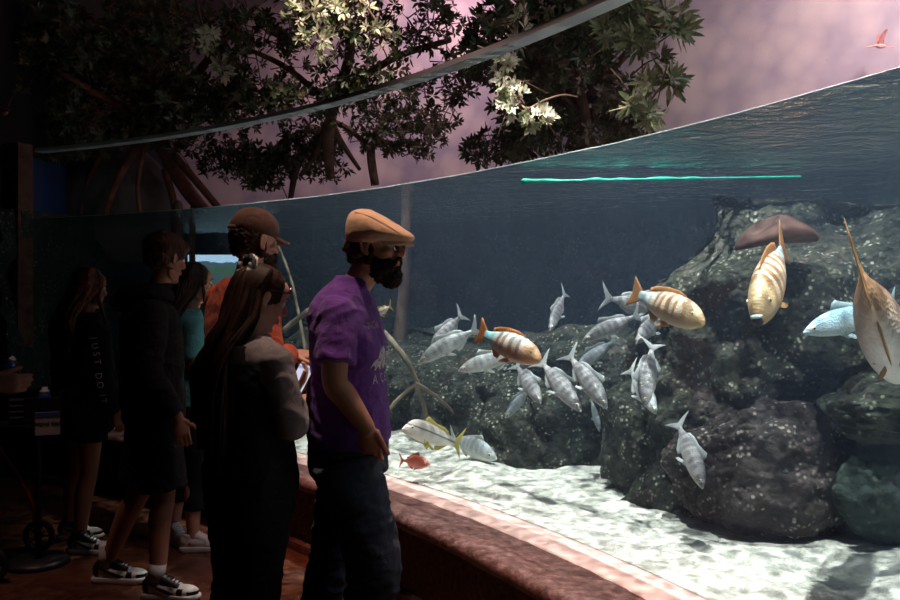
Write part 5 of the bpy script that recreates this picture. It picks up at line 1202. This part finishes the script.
for s_ in (1, -1):
    b = bmesh.new(); tube(b, [(-.35, s_*.26, 1.05, .012), (-.1, s_*.26, .7, .012), (.15, s_*.24, .34, .012), (.19, s_*.24, .14, .012)], n=10, k=3); from_bm('frame_tube', b, M_REDM, st)
    b = bmesh.new(); tube(b, [(.05, s_*.25, .48, .010), (-.2, s_*.25, .3, .010), (-.38, s_*.26, .13, .010)], n=10, k=3); from_bm('rear_tube', b, M_BP, st)
    for x, r in ((.20, .095), (-.38, .12)):
        b = bmesh.new(); pts = [(x+(r-.018)*math.cos(a), s_*.26, r+(r-.018)*math.sin(a), .018) for a in [2*PI*i/24 for i in range(25)]]; tube(b, pts, n=8, k=1); w_ = from_bm('wheel', b, M_BP, st)
        b = bmesh.new(); cyl(b, (x, s_*.26-.015, r), (x, s_*.26+.015, r), .022)
        for q in range(5): a = q*2*PI/5; tube(b, [(x, s_*.26, r, .006), (x+(r-.03)*math.cos(a), s_*.26, r+(r-.03)*math.sin(a), .006)], n=6, k=1)
        from_bm('hub', b, M_BP, w_)
b = bmesh.new(); box(b, V(.10, -.26, .355), (.30, .02, .03), bev=.004); from_bm('footrest_bar', b, M_REDM, st)
# black caddy on a stand by the ledge
cd_ = empty('caddy_stand', P(38, 440, 4.75), 'black caddy on a thin stand in front of the window ledge at the left', 'stand'); cd_.location.z = 0; cd_.rotation_euler.z = math.radians(14)
b = bmesh.new()
for c, s in ((V(0, 0, .80), (.26, .20, .012)), (V(-.125, 0, .88), (.012, .20, .17)), (V(.125, 0, .88), (.012, .20, .17)), (V(0, .095, .88), (.26, .012, .17)), (V(0, -.095, .87), (.26, .012, .14))): box(b, c, s, bev=.003)
from_bm('caddy', b, M_BP, cd_, smooth=False)
for q in range(4): b = bmesh.new(); box(b, V(-.085, -.104, .835+q*.032), (.07, .006, .007)); from_bm('slot_rail', b, plain('dull_silver_bar', (.35, .31, .32), .4, metal=.6), cd_, smooth=False)
b = bmesh.new(); cyl(b, (0, 0, .03), (0, 0, .80), .018); from_bm('pole', b, M_BP, cd_)
b = bmesh.new(); cyl(b, (0, 0, 0), (0, 0, .03), .17, .15, 32); from_bm('base', b, M_BP, cd_)
bo = empty('gel_bottle', cd_.matrix_basis @ V(.0, 0, 0), 'small bottle with blue neck and white cap standing in the black caddy', 'bottle'); 
bo.location = Matrix.Translation(cd_.location) @ Matrix.Rotation(math.radians(14), 4, 'Z') @ V(.035, .0, .808)
b = bmesh.new(); tube(b, [(0, 0, .002, .034), (0, 0, .01, .036), (0, 0, .12, .036), (0, 0, .145, .026)], n=24, k=2, cap='flat'); from_bm('bottle', b, plain('blue_bottle_plastic', (.04, .10, .35), .3), bo)
b = bmesh.new(); tube(b, [(0, 0, .145, .027), (0, 0, .160, .026), (0, 0, .163, .016), (0, 0, .178, .015)], n=24, k=1, cap='flat'); from_bm('cap', b, M_WHITE, bo)
sg_ = empty('hand_gel_sign', Matrix.Translation(cd_.location) @ Matrix.Rotation(math.radians(14), 4, 'Z') @ V(.075, -.125, .80), 'white card with a blue band reading Hand Gel hung on the caddy', 'sign'); sg_.rotation_euler.z = math.radians(20)
b = bmesh.new(); box(b, V(0, 0, 0), (.125, .006, .125)); from_bm('card', b, plain('white_card', (.5, .47, .48), .7), sg_, smooth=False)
b = bmesh.new(); box(b, V(0, -.0042, .050), (.124, .002, .024)); from_bm('blue_band', b, plain('blue_card_ink', (.05, .10, .30), .7), sg_, smooth=False)
cu = bpy.data.curves.new('lettering', 'FONT'); cu.body = 'Hand Gel'; cu.size = .033; cu.align_x = 'CENTER'; cu.align_y = 'CENTER'; cu.extrude = .0006
to = bpy.data.objects.new('t', cu); COL.objects.link(to); tm = bpy.data.meshes.new_from_object(to.evaluated_get(bpy.context.evaluated_depsgraph_get())); bpy.data.objects.remove(to); to = link('lettering', tm, M_BLACKL, sg_, False); to.location = (0, -.0042, .0); to.rotation_euler = (PI/2, 0, 0)
# ---------------------------------------------------------------- lamps over the tank and in the hall
for k, (ad, e, z) in enumerate(((47, 250, 3.75), (38, 310, 3.7), (29, 340, 3.6), (20, 340, 3.6), (8, 300, 3.6))):
    a = math.radians(ad); p = arc(a, R+.40, z); q = arc(a, R+1.15, .4)
    gobo(lamp('tank_spot', 'SPOT', p, q, e, (1, .97, .88), spot_size=1.5, spot_blend=.7, shadow_soft_size=.02), 34+k, .5, 3.4)
lamp('tank_fill', 'AREA', (2.6, 3.4, 5.4), (2.2, 3.2, .4), 60, (.9, .97, 1), size=1.5)
lamp('mural_wash', 'SPOT', (3.2, 4.2, 4.9), (5.5, 8.2, 3.6), 950, (1, .90, .88), spot_size=1.9, spot_blend=.9, shadow_soft_size=.3)
lamp('mural_wash_mid', 'SPOT', (-.3, 8.6, 5.7), (-.6, 12.2, 3.3), 330, (1, .76, .82), spot_size=1.6, spot_blend=.9, shadow_soft_size=.2)
lamp('canopy_spot', 'SPOT', (-.6, 5.6, 5.7), (-.95, 7.1, 3.6), 900, (1, .88, .72), spot_size=.5, spot_blend=.7, shadow_soft_size=.03)
lamp('canopy_spot_small', 'SPOT', (.9, 3.6, 5.6), (.35, 5.75, 2.9), 60, (1, .92, .72), spot_size=.28, spot_blend=.7, shadow_soft_size=.03)
lamp('hall_spot', 'SPOT', (-.75, 3.1, 5.5), (-.35, 3.27, 1.4), 560, (1, .76, .58), spot_size=.30, spot_blend=.8, shadow_soft_size=.05)
lamp('hall_spot_back', 'SPOT', (-1.2, 3.5, 5.5), (-.95, 3.75, 1.4), 240, (1, .72, .55), spot_size=.22, spot_blend=.8, shadow_soft_size=.05)
lamp('hall_spot_left', 'SPOT', (-2.6, 3.6, 5.5), (-2.2, 4.25, .95), 170, (1, .62, .55), spot_size=.27, spot_blend=.9, shadow_soft_size=.1)
lamp('floor_spot', 'SPOT', (-1.0, 3.9, 5.6), (-.88, 4.6, .0), 560, (1, .40, .22), spot_size=.20, spot_blend=.9, shadow_soft_size=.05)
lamp('wall_base_spot', 'SPOT', (-.5, .9, 5.0), (.62, 3.0, .1), 300, (1, .55, .38), spot_size=.34, spot_blend=.9, shadow_soft_size=.1)
lamp('ledge_spot', 'SPOT', (.1, 3.4, 5.6), (-.2, 4.3, .4), 170, (1, .60, .52), spot_size=.75, spot_blend=.9, shadow_soft_size=.1)
vs_ = sc.view_settings; sc.display_settings.display_device = 'sRGB'; vs_.view_transform = 'Standard'; vs_.look = 'None'; vs_.gamma = 1; vs_.exposure = 0; vs_.use_curve_mapping = False
cy = sc.cycles; cy.use_denoising = True; cy.max_bounces = 8; cy.volume_bounces = 0; cy.transparent_max_bounces = 24; cy.diffuse_bounces = 3; cy.glossy_bounces = 3; cy.sample_clamp_indirect = 4; cy.caustics_reflective = False
cy.volume_step_rate = 4
